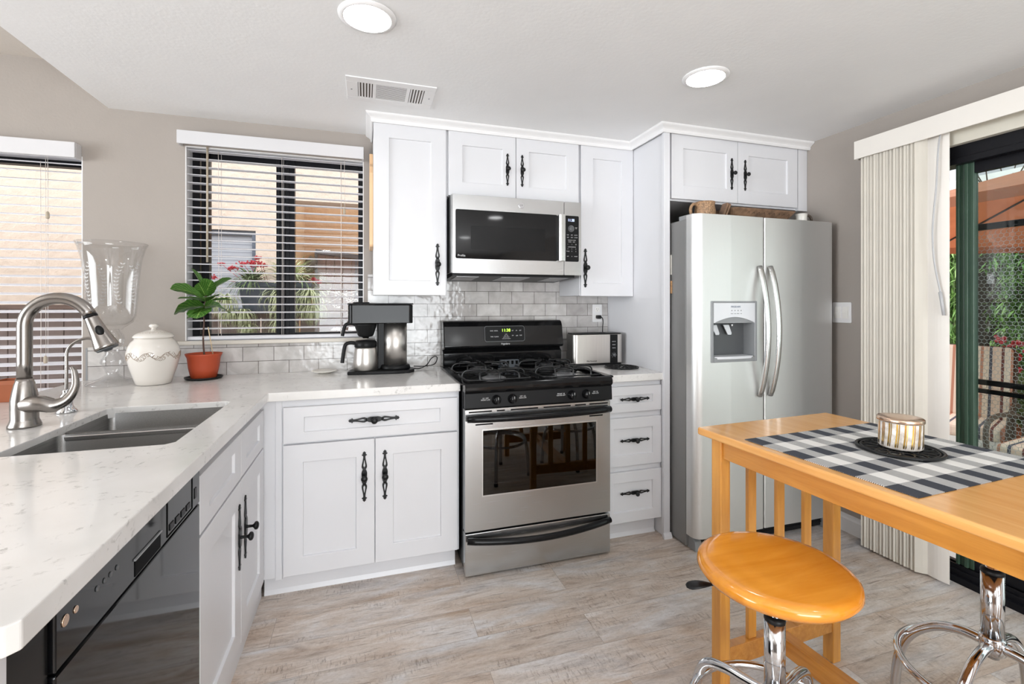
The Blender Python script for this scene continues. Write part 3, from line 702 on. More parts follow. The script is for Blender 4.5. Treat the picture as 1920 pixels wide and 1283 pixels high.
tag(obj('countertop', MB().box(1.2155, 1.5865, -0.648, -0.0095, 0.876, 0.914), 'quartz', loc=(1.4, -0.33, 0.876), bevel=0.0025), 'small white quartz worktop under the toaster, right of the stove', 'countertop')

# undermount double sink
t = thing('kitchen_sink', 'double-bowl stainless steel sink set in the white worktop', 'sink', ((sx0 + sx1) / 2, (sy0 + sy1) / 2, 0.68))
def bowl(y0, y1):
    o = -0.0012; x0, x1 = sx0 - o, sx1 + o; zt, zb = 0.8930, 0.70; mb = MB(); rings = []
    for (z, ins, r) in ((zt, 0.0, 0.018), (zt - 0.002, 0.0005, 0.018), (zb + 0.02, 0.004, 0.024), (zb + 0.006, 0.010, 0.03), (zb, 0.026, 0.03)):
        rings.append([(x, y, z) for x, y in rrect(x0 + ins, x1 - ins, y0 + ins, y1 - ins, r, 6)])
    k = len(rings[0]); vs = [p for r_ in rings for p in r_]; fs = []
    for i in range(len(rings) - 1):
        for j in range(k): q = (j + 1) % k; fs.append((i * k + j, i * k + q, (i + 1) * k + q, (i + 1) * k + j))
    mb.add(vs, fs, True); b0 = (len(rings) - 1) * k; mb.f.append([b0 + j for j in range(k)]); mb.sm.append(False); mb.mi.append(0)
    return mb
YD = -1.070
for a, b_ in ((sy0, YD - 0.010), (YD + 0.010, sy1)):
    bo = obj('bowl', bowl(a, b_), 'sink_steel', t)
    obj('drain', MB().lathe([(0.045, 0.0), (0.043, 0.004), (0.034, 0.003), (0.030, -0.0), (1e-4, -0.0)], ((sx0 + sx1) / 2, (a + b_) / 2, 0.7015), 24), 'chrome', bo)
obj('divider', MB().box(sx0 + 0.002, sx1 - 0.002, YD - 0.0115, YD + 0.0115, 0.870, 0.8905), 'handle_steel', t, bevel=0.005, seg=3)

# ------------------------------------------------------------------ dishwasher
t = thing('dishwasher', 'glossy black built-in dishwasher under the near end of the worktop', 'dishwasher', (-0.7, -1.75, 0))
XD = -0.418
obj('body', MB().box(-0.985, -0.455, -2.138, -1.4515, 0.02, 0.868), 'black_satin', t)
obj('door_panel', MB().box(-0.455, XD, -2.052, -1.4515, 0.115, 0.772), 'black_gloss', t, bevel=0.003)
cp = obj('control_panel', MB().box(-0.455, XD, -2.052, -1.4515, 0.7755, 0.866), 'black_gloss', t, bevel=0.003)
obj('kick_plate', MB().box(-0.49, -0.475, -2.10, -1.4515, 0.0, 0.11), 'black_satin', t)
obj('black_strip', MB().box(-0.44, -0.425, -2.139, -2.056, 0.0, 0.868), 'black_satin', t)  # black strip between the door edge and the end panel
obj('latch_recess', MB().box(XD - 0.001, XD + 0.0012, -1.815, -1.70, 0.781, 0.812), 'print_black', cp)
obj('latch_lip', MB().box(XD, XD + 0.003, -1.818, -1.697, 0.812, 0.8155), 'mid_grey_plastic', cp)
fr_ = MB().box(XD, XD + 0.0015, -1.664, -1.508, 0.861, 0.8625).box(XD, XD + 0.0015, -1.664, -1.508, 0.783, 0.7845).box(XD, XD + 0.0015, -1.664, -1.6625, 0.783, 0.862).box(XD, XD + 0.0015, -1.5095, -1.508, 0.783, 0.862)
obj('display_bezel', fr_, 'print_black', cp)
kb = MB()
for k in range(4): kb.box(XD, XD + 0.0018, -1.650 + 0.034 * k, -1.626 + 0.034 * k, 0.792, 0.806)
obj('key_row', kb, 'black_plastic', cp)
obj('start_key', MB().box(XD, XD + 0.0015, -1.492, -1.478, 0.800, 0.826), 'black_plastic', cp)
for y in (-1.945, -1.922, -1.903, -1.881): obj('button', MB().lathe([(0.0045, 0), (0.0045, 0.0015), (0.003, 0.002)], (XD, y, 0.835), 12, axis='x'), 'dark_grey_plastic', cp)
for y, r_ in ((-2.030, 0.0085), (-2.004, 0.0055)): obj('round_disc', MB().lathe([(r_, 0), (r_, 0.0012), (r_ * .8, 0.002)], (XD, y, 0.838), 20, axis='x'), 'rose_gold', cp)  # two small round discs on the panel front

# ------------------------------------------------------------------ stove
def stove():
    x0, x1, yf = 0.4455, 1.2085, -0.715
    t = thing('gas_stove', 'freestanding gas stove with black top and stainless oven door', 'stove', ((x0 + x1) / 2, -0.4, 0))
    obj('body', MB().box(x0, x1, -0.665, -0.02, 0.035, 0.885), 'black_satin', t, bevel=0.002)
    for x in (x0 + .04, x1 - .04):
        for y in (-0.62, -0.08): obj('foot', MB().lathe([(0.015, 0), (0.018, 0.01), (0.012, 0.036)], (x, y, 0), 14), 'black_plastic', t)
    # cooktop with raised rim, sides overlap the worktop
    ct = obj('cooktop', MB().prism([(-0.728, 0.878), (-0.738, 0.890), (-0.738, 0.905), (-0.728, 0.922), (-0.712, 0.926), (-0.695, 0.921), (-0.685, 0.913), (-0.13, 0.913), (-0.12, 0.926), (-0.10, 0.926), (-0.10, 0.890)], 'x', x0 - 0.004, x1 + 0.004), 'black_enamel', t, bevel=0.003)
    obj('side_rim', MB().box(x0 - 0.022, x0 + 0.02, -0.712, -0.105, 0.9145, 0.924), 'black_enamel', ct, bevel=0.003)
    obj('side_rim', MB().box(x1 - 0.02, x1 + 0.022, -0.712, -0.285, 0.9145, 0.924), 'black_enamel', ct, bevel=0.003)
    for x, y in ((0.630, -0.545), (1.025, -0.545), (0.630, -0.260), (1.025, -0.260)):
        b = obj('burner', MB().lathe([(0.062, 0), (0.064, 0.004), (0.050, 0.010), (0.036, 0.012), (0.034, 0.022), (0.030, 0.024)], (x, y, 0.913), 32), 'burner_grey', t)
        obj('burner_cap', MB().lathe([(0.042, 0.0), (0.044, 0.003), (0.042, 0.008), (0.030, 0.011), (1e-4, 0.012)], (x, y, 0.937), 32), 'grate_iron', b)
        g = MB(); rr = 0.0048; zt = 0.960
        w, d_ = 0.165, 0.118
        g.tube([(x - w + .02, y - d_, 0.926), (x + w - .02, y - d_, 0.926), (x + w, y - d_ + .02, 0.926), (x + w, y + d_ - .02, 0.926), (x + w - .02, y + d_, 0.926), (x - w + .02, y + d_, 0.926), (x - w, y + d_ - .02, 0.926), (x - w, y - d_ + .02, 0.926)], rr * .9, 8, closed=True)
        for sx_, sy_ in ((1, 0), (-1, 0), (0, 1), (0, -1)):
            L = w if sx_ else d_
            pth = smoothpath([(x + sx_ * L, y + sy_ * L, 0.924), (x + sx_ * L * .98, y + sy_ * L * .98, 0.945), (x + sx_ * L * .86, y + sy_ * L * .86, zt - 0.002), (x + sx_ * L * .55, y + sy_ * L * .55, zt), (x + sx_ * 0.022, y + sy_ * 0.022, zt)], 5)
            g.tube(pth, rr, 8)
        for sx_, sy_ in ((1, 1), (-1, 1), (1, -1), (-1, -1)):
            g.tube(smoothpath([(x + sx_ * .10, y + sy_ * d_, 0.924), (x + sx_ * .10, y + sy_ * d_ * .95, 0.948), (x + sx_ * .09, y + sy_ * d_ * .7, zt - .002), (x + sx_ * .05, y + sy_ * .05, zt)], 5), rr * .9, 8)
        obj('burner_grate', g, 'grate_iron', t)
    # slotted vent between the rear burners
    v = MB().prism([(-0.20, 0.914), (-0.19, 0.962), (-0.165, 0.962), (-0.13, 0.914)], 'x', 0.770, 0.885)
    vo = obj('oven_vent', v, 'slate_plastic', t, bevel=0.002)
    sl = MB()
    for k in range(4): sl.box(0.781 + k * 0.027, 0.793 + k * 0.027, -0.199, -0.186, 0.936, 0.956)
    obj('vent_slots', sl, 'print_black', vo)
    # backguard
    bgp = [(-0.10, 0.925), (-0.10, 1.000), (-0.078, 1.018), (-0.125, 1.028), (-0.132, 1.040), (-0.112, 1.160), (-0.098, 1.186), (-0.082, 1.193), (-0.035, 1.190), (-0.022, 1.175), (-0.022, 0.925)]
    bgo = obj('backguard', MB().prism(bgp, 'x', x0 - 0.006, x1 - 0.006), 'black_enamel', t, bevel=0.006, seg=3)
    # control panel, tilted like the backguard face
    a = math.atan2(0.020, 0.120)
    M = Matrix.Translation((0.814, -0.1245, 1.114)) @ Matrix.Rotation(-a, 4, 'X')
    p1 = MB().prism(rrect(-0.128, 0.128, -0.048, 0.048, 0.014), 'y', -0.0025, 0.004); p1.xf(M)
    po = obj('clock_panel', p1, 'dark_grey_plastic', t)
    p2 = MB().prism(rrect(-0.125, 0.125, -0.045, 0.045, 0.012), 'y', -0.0032, 0.004); p2.xf(M); obj('clock_face', p2, 'black_plastic', po)
    def T(s, x, z, size, m, sh=0, par=po, yo=-0.0036): 
        q = M @ Vector((x, yo, z)); o = text('lettering', s, size, q, (R(90) - a, 0, 0), m, par, shear=sh); return o
    T('11:38', 0.008, 0.020, 0.026, 'led_green')
    for i, s_ in enumerate(('OVEN', 'BAKE TIME', 'DOOR LOCKED', 'OVEN LIGHT SENSOR')): T(s_, 0.008 + 0.0, -0.004 - i * 0.009, 0.0055, 'print_white')
    for x, z, s_ in ((-0.083, 0.018, 'BAKE'), (-0.055, 0.018, 'BROIL'), (-0.083, -0.018, 'TIME'), (-0.055, -0.018, 'CLEAN'), (0.075, 0.018, 'HI'), (0.100, 0.018, 'SET'), (0.050, 0.018, 'UP'), (0.050, -0.012, 'LO'), (0.077, -0.014, 'OFF'), (0.102, -0.012, 'CLK')):
        T(s_, x, z, 0.0085, 'print_white'); 
    T('Frigidaire', 0.0, -0.062, 0.015, 'print_white', 0.35, bgo, -0.004)
    # front control panel
    pf = MB().prism([(-0.690, 0.800), (-0.722, 0.802), (-0.727, 0.806), (-0.722, 0.874), (-0.714, 0.884), (-0.690, 0.884)], 'x', x0 - 0.002, x1 + 0.006)
    pf_o = obj('knob_panel', pf, 'black_plastic', t, bevel=0.002)
    for k, x in enumerate((0.594, 0.674, 0.986, 1.066)):
        kn = MB().lathe([(0.023, 0.0), (0.023, -0.006), (0.0185, -0.010), (0.0175, -0.026), (0.0155, -0.029), (1e-4, -0.029)], (x, -0.7245, 0.841), 28, axis='y')
        ko = obj('knob', kn, 'black_enamel', t)
        obj('grip', MB().box(x - 0.0045, x + 0.0045, -0.762, -0.745, 0.823, 0.859), 'black_plastic', ko, bevel=0.002)
        obj('pointer', MB().box(x - 0.0008, x + 0.0008, -0.7632, -0.762, 0.846, 0.858), 'print_white', ko)
    for x, s_ in ((0.541, 'LO  OFF\nFRONT LITE'), (0.727, 'OFF  LO\nREAR LITE'), (0.928, 'FRONT  HI\nCENTER OFF'), (1.118, 'OFF  HI\nREAR LITE')):
        text('lettering', s_, 0.0082, (x, -0.7266, 0.846), FRONT, 'print_white', pf_o)
    # oven door
    dr = MB(); z0, z1 = 0.222, 0.797; wx0, wx1, wz0, wz1 = 0.531, 1.126, 0.388, 0.695
    ring_o = rrect(x0, x1, z0, z1, 0.006, 3); 
    dr.box(x0, wx0, yf, -0.668, z0, z1).box(wx1, x1, yf, -0.668, z0, z1).box(wx0, wx1, yf, -0.668, z0, wz0).box(wx0, wx1, yf, -0.668, wz1, z1)
    do = obj('oven_door', dr, 'steel_front', t)
    obj('window_glass', MB().prism(rrect(wx0 - .002, wx1 + .002, wz0 - .002, wz1 + .002, 0.006, 3), 'y', yf - 0.002, yf + 0.004), 'oven_glass', do)
    inner = MB()
    bx = 0.045
    inner.box(wx0, wx0 + bx, yf + .005, yf + .008, wz0, wz1).box(wx1 - bx, wx1, yf + .005, yf + .008, wz0, wz1).box(wx0, wx1, yf + .005, yf + .008, wz0, wz0 + bx).box(wx0, wx1, yf + .005, yf + .008, wz1 - bx * .6, wz1)
    obj('window_border', inner, 'print_black', do)
    obj('inner_pane', MB().box(wx0, wx1, yf + .012, yf + .016, wz0, wz1), 'black_gloss', do)
    rim = MB(); 
    for (a0, a1, b0, b1) in ((wx0 - .006, wx0, wz0 - .006, wz1 + .006), (wx1, wx1 + .006, wz0 - .006, wz1 + .006), (wx0, wx1, wz0 - .006, wz0), (wx0, wx1, wz1, wz1 + .006)): rim.box(a0, a1, yf - 0.0035, yf, b0, b1)
    obj('window_rim', rim, 'handle_steel', do)
    sl = MB()
    for a0, a1 in ((0.463, 0.575), (0.60, 0.64), (0.67, 0.81), (0.84, 0.985), (1.01, 1.07), (1.09, 1.195)): sl.box(a0, a1, yf - 0.0012, yf + 0.001, 0.7825, 0.7885)
    obj('vent_slots', sl, 'print_black', do)
    for a0, a1 in ((0.495, 0.58), (1.09, 1.165)): obj('handle_slot', MB().box(a0, a1, yf - 0.0012, yf + 0.001, 0.722, 0.728), 'print_black', do)
    def bow(zc, amp, r, zb=0.0):
        return [(x0 + .008 + (x1 - x0 - .016) * i / 20, yf - 0.014 - amp * math.sin(PI * i / 20) ** 0.7, zc - zb * math.sin(PI * i / 20)) for i in range(21)]
    obj('door_handle', MB().tube(bow(0.757, 0.034, 0), 0.0165, 14, flat=1.0), 'black_satin', do)
    # drawer
    dw = MB().box(x0, x1, yf, -0.668, 0.012, 0.212); dwo = obj('storage_drawer', dw, 'steel_front', t, bevel=0.003)
    obj('drawer_handle', MB().tube(bow(0.187, 0.030, 0, 0.022), 0.0155, 14, flat=1.0), 'black_satin', dwo)
stove()

# ------------------------------------------------------------------ microwave
def microwave():
    x0, x1, z0, z1, yf = 0.441, 1.196, 1.462, 1.8875, -0.400
    t = thing('microwave', 'stainless over-the-range microwave mounted above the stove', 'microwave', ((x0 + x1) / 2, -0.2, z0))
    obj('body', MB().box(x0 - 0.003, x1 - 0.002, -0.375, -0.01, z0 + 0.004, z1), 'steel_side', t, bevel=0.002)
    und = obj('underside', MB().prism([(-0.372, z0 - 0.012), (-0.05, z0 - 0.028), (-0.05, z0 + 0.004), (-0.372, z0 + 0.004)], 'x', x0 + 0.006, x1 - 0.03), 'black_plastic', t)
    for a, b_ in ((0.475, 0.60), (0.73, 0.90), (1.02, 1.14)):
        obj('grease_filter', MB().prism([(-0.34, z0 - 0.0155), (-0.14, z0 - 0.0255), (-0.14, z0 - 0.0225), (-0.34, z0 - 0.0125)], 'x', a, b_), 'burner_grey', und)
    xs = 1.089; wx0, wx1, wz0, wz1 = 0.458, 1.046, 1.541, 1.8055
    # door with glossy black window
    door = obj('door', MB().prism(rrect(x0, xs - 0.0012, z0, z1 - 0.002, 0.004, 3), 'y', yf, -0.376), 'steel_front', t, bevel=0.001)
    obj('window', MB().prism(rrect(wx0, wx1, wz0, wz1, 0.009, 5), 'y', yf - 0.0022, yf), 'black_gloss', door)
    obj('screen', MB().prism(rrect(0.542, 0.971, 1.592, 1.720, 0.006, 4), 'y', yf - 0.0026, yf - 0.002), 'black_satin', door)
    round_disc = obj('round_disc', MB().lathe([(0.0165, 0), (0.0165, -0.0016), (0.015, -0.002)], (0.829, yf, 1.847), 32, axis='y'), 'chrome', door)  # round maker's badge
    text('lettering', 'GE', 0.015, (0.829, yf - 0.0022, 1.847), FRONT, 'print_grey', door, shear=0.1)
    text('lettering', 'Profile', 0.016, (0.490, yf - 0.0028, 1.557), FRONT, 'print_white', door)
    hd = MB().prism([(1.046, yf - 0.0), (1.046, yf - 0.026), (1.056, yf - 0.036), (1.082, yf - 0.034), (1.0865, yf - 0.022), (1.0865, yf)], 'z', 1.541, 1.806)
    obj('door_handle', hd, 'handle_steel', door, bevel=0.002)
    pn = obj('control_panel', MB().prism(rrect(xs + 0.0012, x1, z0, z1 - 0.002, 0.004, 3), 'y', yf, -0.376), 'steel_front', t, bevel=0.001)
    obj('keypad', MB().prism(rrect(1.0925, 1.180, 1.541, 1.8055, 0.008, 5), 'y', yf - 0.0022, yf), 'black_plastic', pn)
    text('lettering', '11:38', 0.022, (1.131, yf - 0.0026, 1.779), FRONT, 'led_blue', pn, sx_=0.85)
    rg = MB(); c = (1.131, yf, 1.731)
    for k in range(1): rg.lathe([(0.0165, -0.0022), (0.0185, -0.0022), (0.0185, -0.005), (0.0165, -0.005)], c, 32, axis='y', close=True)
    dl = obj('dial', MB().lathe([(0.0158, -0.0022), (0.0155, -0.008), (0.013, -0.010), (1e-4, -0.010)], c, 28, axis='y'), 'dark_grey_plastic', pn)
    obj('dial_ring', rg, 'mid_grey_plastic', dl)
    rows = [(1.694, ('POP', 'BEV', 'AUTO')), (1.680, ('DEF', 'REH', 'COOK')), (1.664, ('SENSOR COOK',)), (1.654, ('PIZZA', 'VEG')), (1.640, ('1', '2', '30')), (1.625, ('CONVENIENCE',)), (1.614, ('4', '5', '6')), (1.600, ('TIMER', '8', '9')), (1.571, ('OFF', '0', 'START')), ]
    for z, ks in rows:
        for i, s_ in enumerate(ks):
            x = 1.136 + (i - (len(ks) - 1) / 2) * 0.025
            text('lettering', s_, 0.0072, (x, yf - 0.0026, z), FRONT, 'print_white', pn)
    text('lettering', 'EASY\nSET', 0.006, (1.163, yf - 0.0026, 1.735), FRONT, 'print_white', pn)
microwave()

# ------------------------------------------------------------------ refrigerator
def fridge():
    x0, x1, yb, yd, yf = 1.622, 2.585, -0.06, -0.785, -0.862
    t = thing('refrigerator', 'side-by-side stainless refrigerator with ice and water dispenser', 'refrigerator', ((x0 + x1) / 2, -0.45, 0))
    obj('body', MB().box(x0 + 0.002, x1 - 0.002, yd + 0.006, yb, 0.012, 1.748), 'fridge_side', t, bevel=0.004)
    obj('kick_grille', MB().box(x0 + 0.03, x1 - 0.03, yd - 0.03, yd + 0.005, 0.012, 0.068).box(x0 + 0.05, x1 - 0.05, yd - 0.034, yd - 0.03, 0.03, 0.038).box(x0 + 0.05, x1 - 0.05, yd - 0.034, yd - 0.03, 0.048, 0.056), 'black_plastic', t)
    for x in (x0 + 0.02, x1 - 0.06): obj('front_foot', MB().prism([(yd - 0.05, 0.0), (yd + 0.02, 0.0), (yd + 0.02, 0.075), (yd - 0.02, 0.072), (yd - 0.045, 0.05)], 'x', x, x + 0.04), 'mid_grey_plastic', t, bevel=0.003)
    for x in (x0 + 0.01, x1 - 0.09): obj('hinge_cover', MB().prism(rrect(x, x + 0.08, yd - 0.04, yd + 0.08, 0.01), 'z', 1.7485, 1.772), 'mid_grey_plastic', t, bevel=0.003)
    z0, z1 = 0.078, 1.766; xm = 2.0605
    def leaf(a, b, rl, rr_):
        prof = [(a, yd)] + [(a + rl - rl * math.cos(R(k)), yf + rl - rl * math.sin(R(k))) for k in range(0, 91, 5)] + [((a + b) / 2, yf - 0.004)] + [(b - rr_ + rr_ * math.sin(R(k)), yf + rr_ - rr_ * math.cos(R(k))) for k in range(0, 91, 5)] + [(b, yd)]
        return prof
    dx0, dx1, dz0, dz1 = 1.716, 2.007, 0.994, 1.308
    # freezer door built around the dispenser opening
    L = leaf(x0, xm, 0.045, 0.006)
    def cut(poly, a, b):   # part of the front between x=a and x=b as a prism polygon
        pts = [p for p in poly if a - 1e-6 <= p[0] <= b + 1e-6]
        fy = lambda x: min(((abs(q[0] - x), q[1]) for q in poly[1:-1]), key=lambda k: k[0])[1]
        return [(a, yd)] + ([(a, yf - 0.001)] if not any(abs(p[0] - a) < 1e-6 for p in pts) else []) + [p for p in pts if p[1] < yd] + ([(b, yf - 0.002)] if not any(abs(p[0] - b) < 1e-6 for p in pts) else []) + [(b, yd)]
    fz = MB().prism(L, 'z', z0, dz0).prism(L, 'z', dz1, z1)
    fz.prism([p for p in L if p[0] < x0 + 0.046] + [(dx0, yf - 0.0015), (dx0, yd)], 'z', dz0, dz1)
    fz.prism([(dx1, yd), (dx1, yf - 0.0015)] + [p for p in L if p[0] > xm - 0.007], 'z', dz0, dz1)
    fd = obj('freezer_door', fz, 'steel_fridge', t)
    rd = obj('fridge_door', MB().prism(leaf(xm + 0.006, x1, 0.006, 0.045), 'z', z0, z1), 'steel_fridge', t, bevel=0.002)
    obj('gap_shade', MB().box(xm - 0.001, xm + 0.007, yd, yf + 0.010, z0, z1 - 0.004), 'black_plastic', t)  # black strip painting shade into the seam between the doors
    # dispenser
    fr_o = MB(); a = 0.012; yy = yf - 0.006
    fr_o.box(dx0 - 0.004, dx0 + a, yy, yd, dz0 - 0.004, dz1 + 0.004).box(dx1 - a, dx1 + 0.004, yy, yd, dz0 - 0.004, dz1 + 0.004).box(dx0 + a, dx1 - a, yy, yd, dz1 - 0.006, dz1 + 0.004).box(dx0 + a, dx1 - a, yy, yd, dz0 - 0.004, dz0 + 0.022)
    obj('dispenser_frame', fr_o, 'mid_grey_plastic', fd, bevel=0.003)
    obj('dispenser_recess', MB().box(dx0 + a, dx1 - a, yd - 0.004, yd - 0.001, dz0 + 0.02, dz1 - 0.006), 'dark_grey_plastic', fd)
    face = [(dx0 + a, dz1 - 0.006), (dx0 + a, 1.196)] + [(dx0 + a + (dx1 - dx0 - 2 * a) * k / 14, 1.198 + 0.030 * math.sin(PI * k / 14)) for k in range(1, 14)] + [(dx1 - a, 1.196), (dx1 - a, dz1 - 0.006)]
    df = obj('dispenser_panel', MB().prism(face, 'y', yy - 0.001, yd), 'pale_grey_plastic', fd)
    obj('dispenser_arch', MB().prism([(p[0], p[1]) for p in face[1:-1]][::1], 'y', yy + 0.006, yd), 'mid_grey_plastic', fd)
    text('lettering', 'FRIGIDAIRE', 0.0125, (1.868, yy - 0.0015, 1.282), FRONT, 'print_blue', fd)
    for i in range(4):
        obj('button', MB().lathe([(0.003, 0), (0.003, -0.0016)], (1.842 + i * 0.020, yy - 0.001, 1.262), 10, axis='y'), 'mid_grey_plastic', fd)
        text('lettering', ('Cubed', 'Crush', 'Water', 'Lock')[i], 0.0055, (1.842 + i * 0.020, yy - 0.0015, 1.246), FRONT, 'print_grey', fd)
    for x in (1.775, 1.855):
        lv = MB().prism([(x - 0.020, 1.185), (x + 0.018, 1.185), (x + 0.036, 1.140), (x + 0.034, 1.130), (x + 0.012, 1.130)], 'y', yd - 0.030, yd - 0.024)
        obj('lever', lv, 'pale_grey_plastic', fd, bevel=0.002)
    obj('spout', MB().lathe([(0.006, 0), (0.006, -0.02), (0.004, -0.024)], (1.892, yd - 0.03, 1.198), 12), 'chrome', fd)
    tr = [(1.736 + 0.25 * k / 12, yf - 0.012 * math.sin(PI * k / 12) - 0.004) for k in range(13)]
    obj('drip_tray', MB().prism(tr + [(1.99, yd), (1.732, yd)], 'z', 1.006, 1.020), 'pale_grey_plastic', fd, bevel=0.002)
    for par, x in ((fd, 2.026), (rd, 2.098)):
        zz = lin(0.800, 1.500, 25); pts = []
        for k, z in enumerate(zz):
            s_ = math.sin(PI * k / 24); pts.append((x, yf - 0.008 - 0.058 * s_ ** 0.75, z))
        obj('handle', MB().tube(pts, 0.0165, 12, flat=0.62, up=(0, -1, 0)), 'handle_steel', par)
    # things stuck to the side
    tag(obj('paper_note', MB().box(x0 - 0.0015, x0 + 0.0015, -0.66, -0.57, 1.46, 1.57), 'paper', loc=(x0, -0.62, 1.46)), 'small white paper note clipped high on the left side of the fridge', 'note')
    tag(obj('fridge_magnet', MB().box(x0 - 0.004, x0 + 0.0015, -0.665, -0.585, 1.355, 1.425), 'sticker_brown', loc=(x0, -0.62, 1.36), bevel=0.001), 'brown picture magnet on the fridge side below the paper note', 'magnet')
fridge()

# things on top of the refrigerator
ZF = 1.772
def loop_pts(c, rx, rz, n=20, a0=0, a1=360, ax=(1, 0)): return [(c[0] + rx * math.cos(R(a)) * ax[0], c[1] + rx * math.cos(R(a)) * ax[1], c[2] + rz * math.sin(R(a))) for a in lin(a0, a1, n)]
t = thing('wicker_pitcher', 'brown woven pitcher with a round handle on top of the fridge', 'pitcher', (1.80, -0.66, 1.749))
obj('vessel', MB().lathe([(0.040, 0), (0.052, 0.02), (0.056, 0.06), (0.050, 0.095), (0.054, 0.112), (0.048, 0.112), (0.044, 0.09), (0.046, 0.02)], (1.800, -0.715, 1.749), 28), 'wicker', t)
obj('handle', MB().tube(loop_pts((1.732, -0.715, 1.812), 0.028, 0.036, 24), 0.0085, 8, closed=True), 'wicker', t)
t = thing('wooden_block', 'brown wooden block leaning between the woven pitcher and the tray', 'block', (1.90, -0.72, 1.749))
obj('slat', MB().box(-0.011, 0.001, -0.02, 0.02, 0, 0.116).xf(Matrix.Translation((1.880, -0.735, 1.749)) @ Matrix.Rotation(R(24), 4, 'Y')), 'carved_brown', t)
obj('slat', MB().box(0.006, 0.016, -0.02, 0.02, 0, 0.120).xf(Matrix.Translation((1.880, -0.735, 1.749)) @ Matrix.Rotation(R(24), 4, 'Y')), 'carved_brown', t)
t = thing('carved_tray', 'long brown carved wooden tray lying on top of the fridge', 'tray', (2.18, -0.62, 1.749))
def tray():
    mb = MB(); rings = []
    for z, e in ((0.0, -0.055), (0.078, 0.0), (0.086, 0.004), (0.082, -0.006), (0.008, -0.060)):
        rings.append([(x, y, 1.7495 + z) for x, y in rrect(1.945 - e, 2.405 + e, -0.770 - e, -0.50 + e, 0.035, 6)])
    k = len(rings[0]); fs = []
    for i in range(4):
        for j in range(k): q = (j + 1) % k; fs.append((i * k + j, i * k + q, (i + 1) * k + q, (i + 1) * k + j))
    mb.add([p for r in rings for p in r], fs, False); n = len(mb.v) - 5 * k
    mb.f.append([n + j for j in range(k)][::-1]); mb.sm.append(False); mb.mi.append(0); mb.f.append([n + 4 * k + j for j in range(k)]); mb.sm.append(False); mb.mi.append(0)
    return mb
obj('basin', tray(), 'carved_brown', t)
v = MB()
for k in range(9):
    x = 2.06 + k * 0.036; v.tube(smoothpath([(x - 0.016, -0.7235, 1.766), (x - 0.010, -0.750, 1.802), (x + 0.000, -0.7625, 1.818), (x + 0.008, -0.750, 1.802), (x + 0.020, -0.7235, 1.766)], 4), 0.0018, 5)
obj('carved_vine', v, 'carved_line', t)
for x in (2.17, 2.27): tag(obj('egg_cup', MB().lathe([(0.022, 0), (0.030, 0.004), (0.026, 0.09), (0.020, 0.100), (1e-4, 0.102)], (x, -0.66, 1.7580), 20, scale=(1.1, 1)), 'plate_white', loc=(x, -0.62, 1.76)), 'white dish poking over the rim of the carved tray, ' + ('nearer the pitcher' if x < 2.2 else 'nearer the mug'), 'dish')
t = thing('ring_handled_mug', 'pale mug with a dark looped handle at the right end of the fridge top', 'mug', (2.47, -0.72, 1.7485))
obj('cup', MB().lathe([(0.026, 0), (0.030, 0.004), (0.029, 0.06), (0.031, 0.080), (0.027, 0.080), (0.026, 0.01)], (2.462, -0.745, 1.7485), 24), 'saucer_white', t)
obj('handle', MB().tube(loop_pts((2.510, -0.745, 1.795), 0.030, 0.028, 24), 0.0075, 8, closed=True), 'lantern_bronze', t)
tag(obj('serving_board', MB().prism(rrect(-0.12, 0.12, -0.03, 0.10, 0.02), 'z', 0, 0.010).xf(Matrix.Translation((1.750, -0.46, 1.765)) @ Matrix.Rotation(R(10), 4, 'X')), 'off_white', loc=(1.75, -0.46, 1.75), bevel=0.002), 'pale board lying behind the woven pitcher on the fridge', 'board')
tag(obj('plate', MB().lathe([(0.05, 0), (0.10, 0.012), (0.10, 0.03), (0.09, 0.034), (0.05, 0.02), (1e-4, 0.02)], (1.74, -0.22, 1.749), 32), 'plate_white', loc=(1.74, -0.22, 1.749)), 'white plate standing far back on the fridge top', 'plate')

# ------------------------------------------------------------------ on the worktop: faucet, filter tap
FX, FY, FZ = -1.019, -1.022, 0.9145
t = thing('kitchen_faucet', 'tall brushed nickel gooseneck faucet with pull-down spray head', 'faucet', (FX, FY, FZ))
obj('base', MB().lathe([(0.0395, 0), (0.0395, 0.006), (0.034, 0.020), (0.033, 0.026), (0.0335, 0.06), (0.033, 0.085), (0.029, 0.110), (0.0235, 0.137), (0.0215, 0.142), (0.021, 0.15)], (FX, FY, FZ), 36), 'nickel', t)
pth = [(FX, FY, FZ + 0.14), (FX, FY, FZ + 0.20), (FX, FY, FZ + 0.27)]
cx, cz, r_ = FX + 0.0865, FZ + 0.315, 0.0865
pth += [(cx + r_ * math.cos(R(a)), FY, cz + r_ * 1.0 * math.sin(R(a)) + 0.0) for a in lin(180, 22, 20)]
obj('neck', MB().tube([Vector(p) for p in pth], 0.0185, 24), 'nickel', t, label='brushed nickel gooseneck')
e = Vector(pth[-1]); dv = Vector((0.40, 0, -0.92)).normalized()
rot = dv.to_track_quat('Z', 'Y').to_matrix().to_4x4()
sh = MB().lathe([(0.0170, 0.0), (0.0185, 0.004), (0.0185, 0.006), (0.024, 0.055), (0.033, 0.103), (0.034, 0.108), (0.031, 0.112), (1e-4, 0.112)], (0, 0, 0), 32).xf(Matrix.Translation(e + dv * 0.006) @ rot)
so = obj('spray_head', sh, 'nickel', t)
obj('collar', MB().lathe([(0.0192, -0.004), (0.0192, 0.004)], (0, 0, 0), 28).xf(Matrix.Translation(e + dv * 0.004) @ rot), 'black_plastic', so)
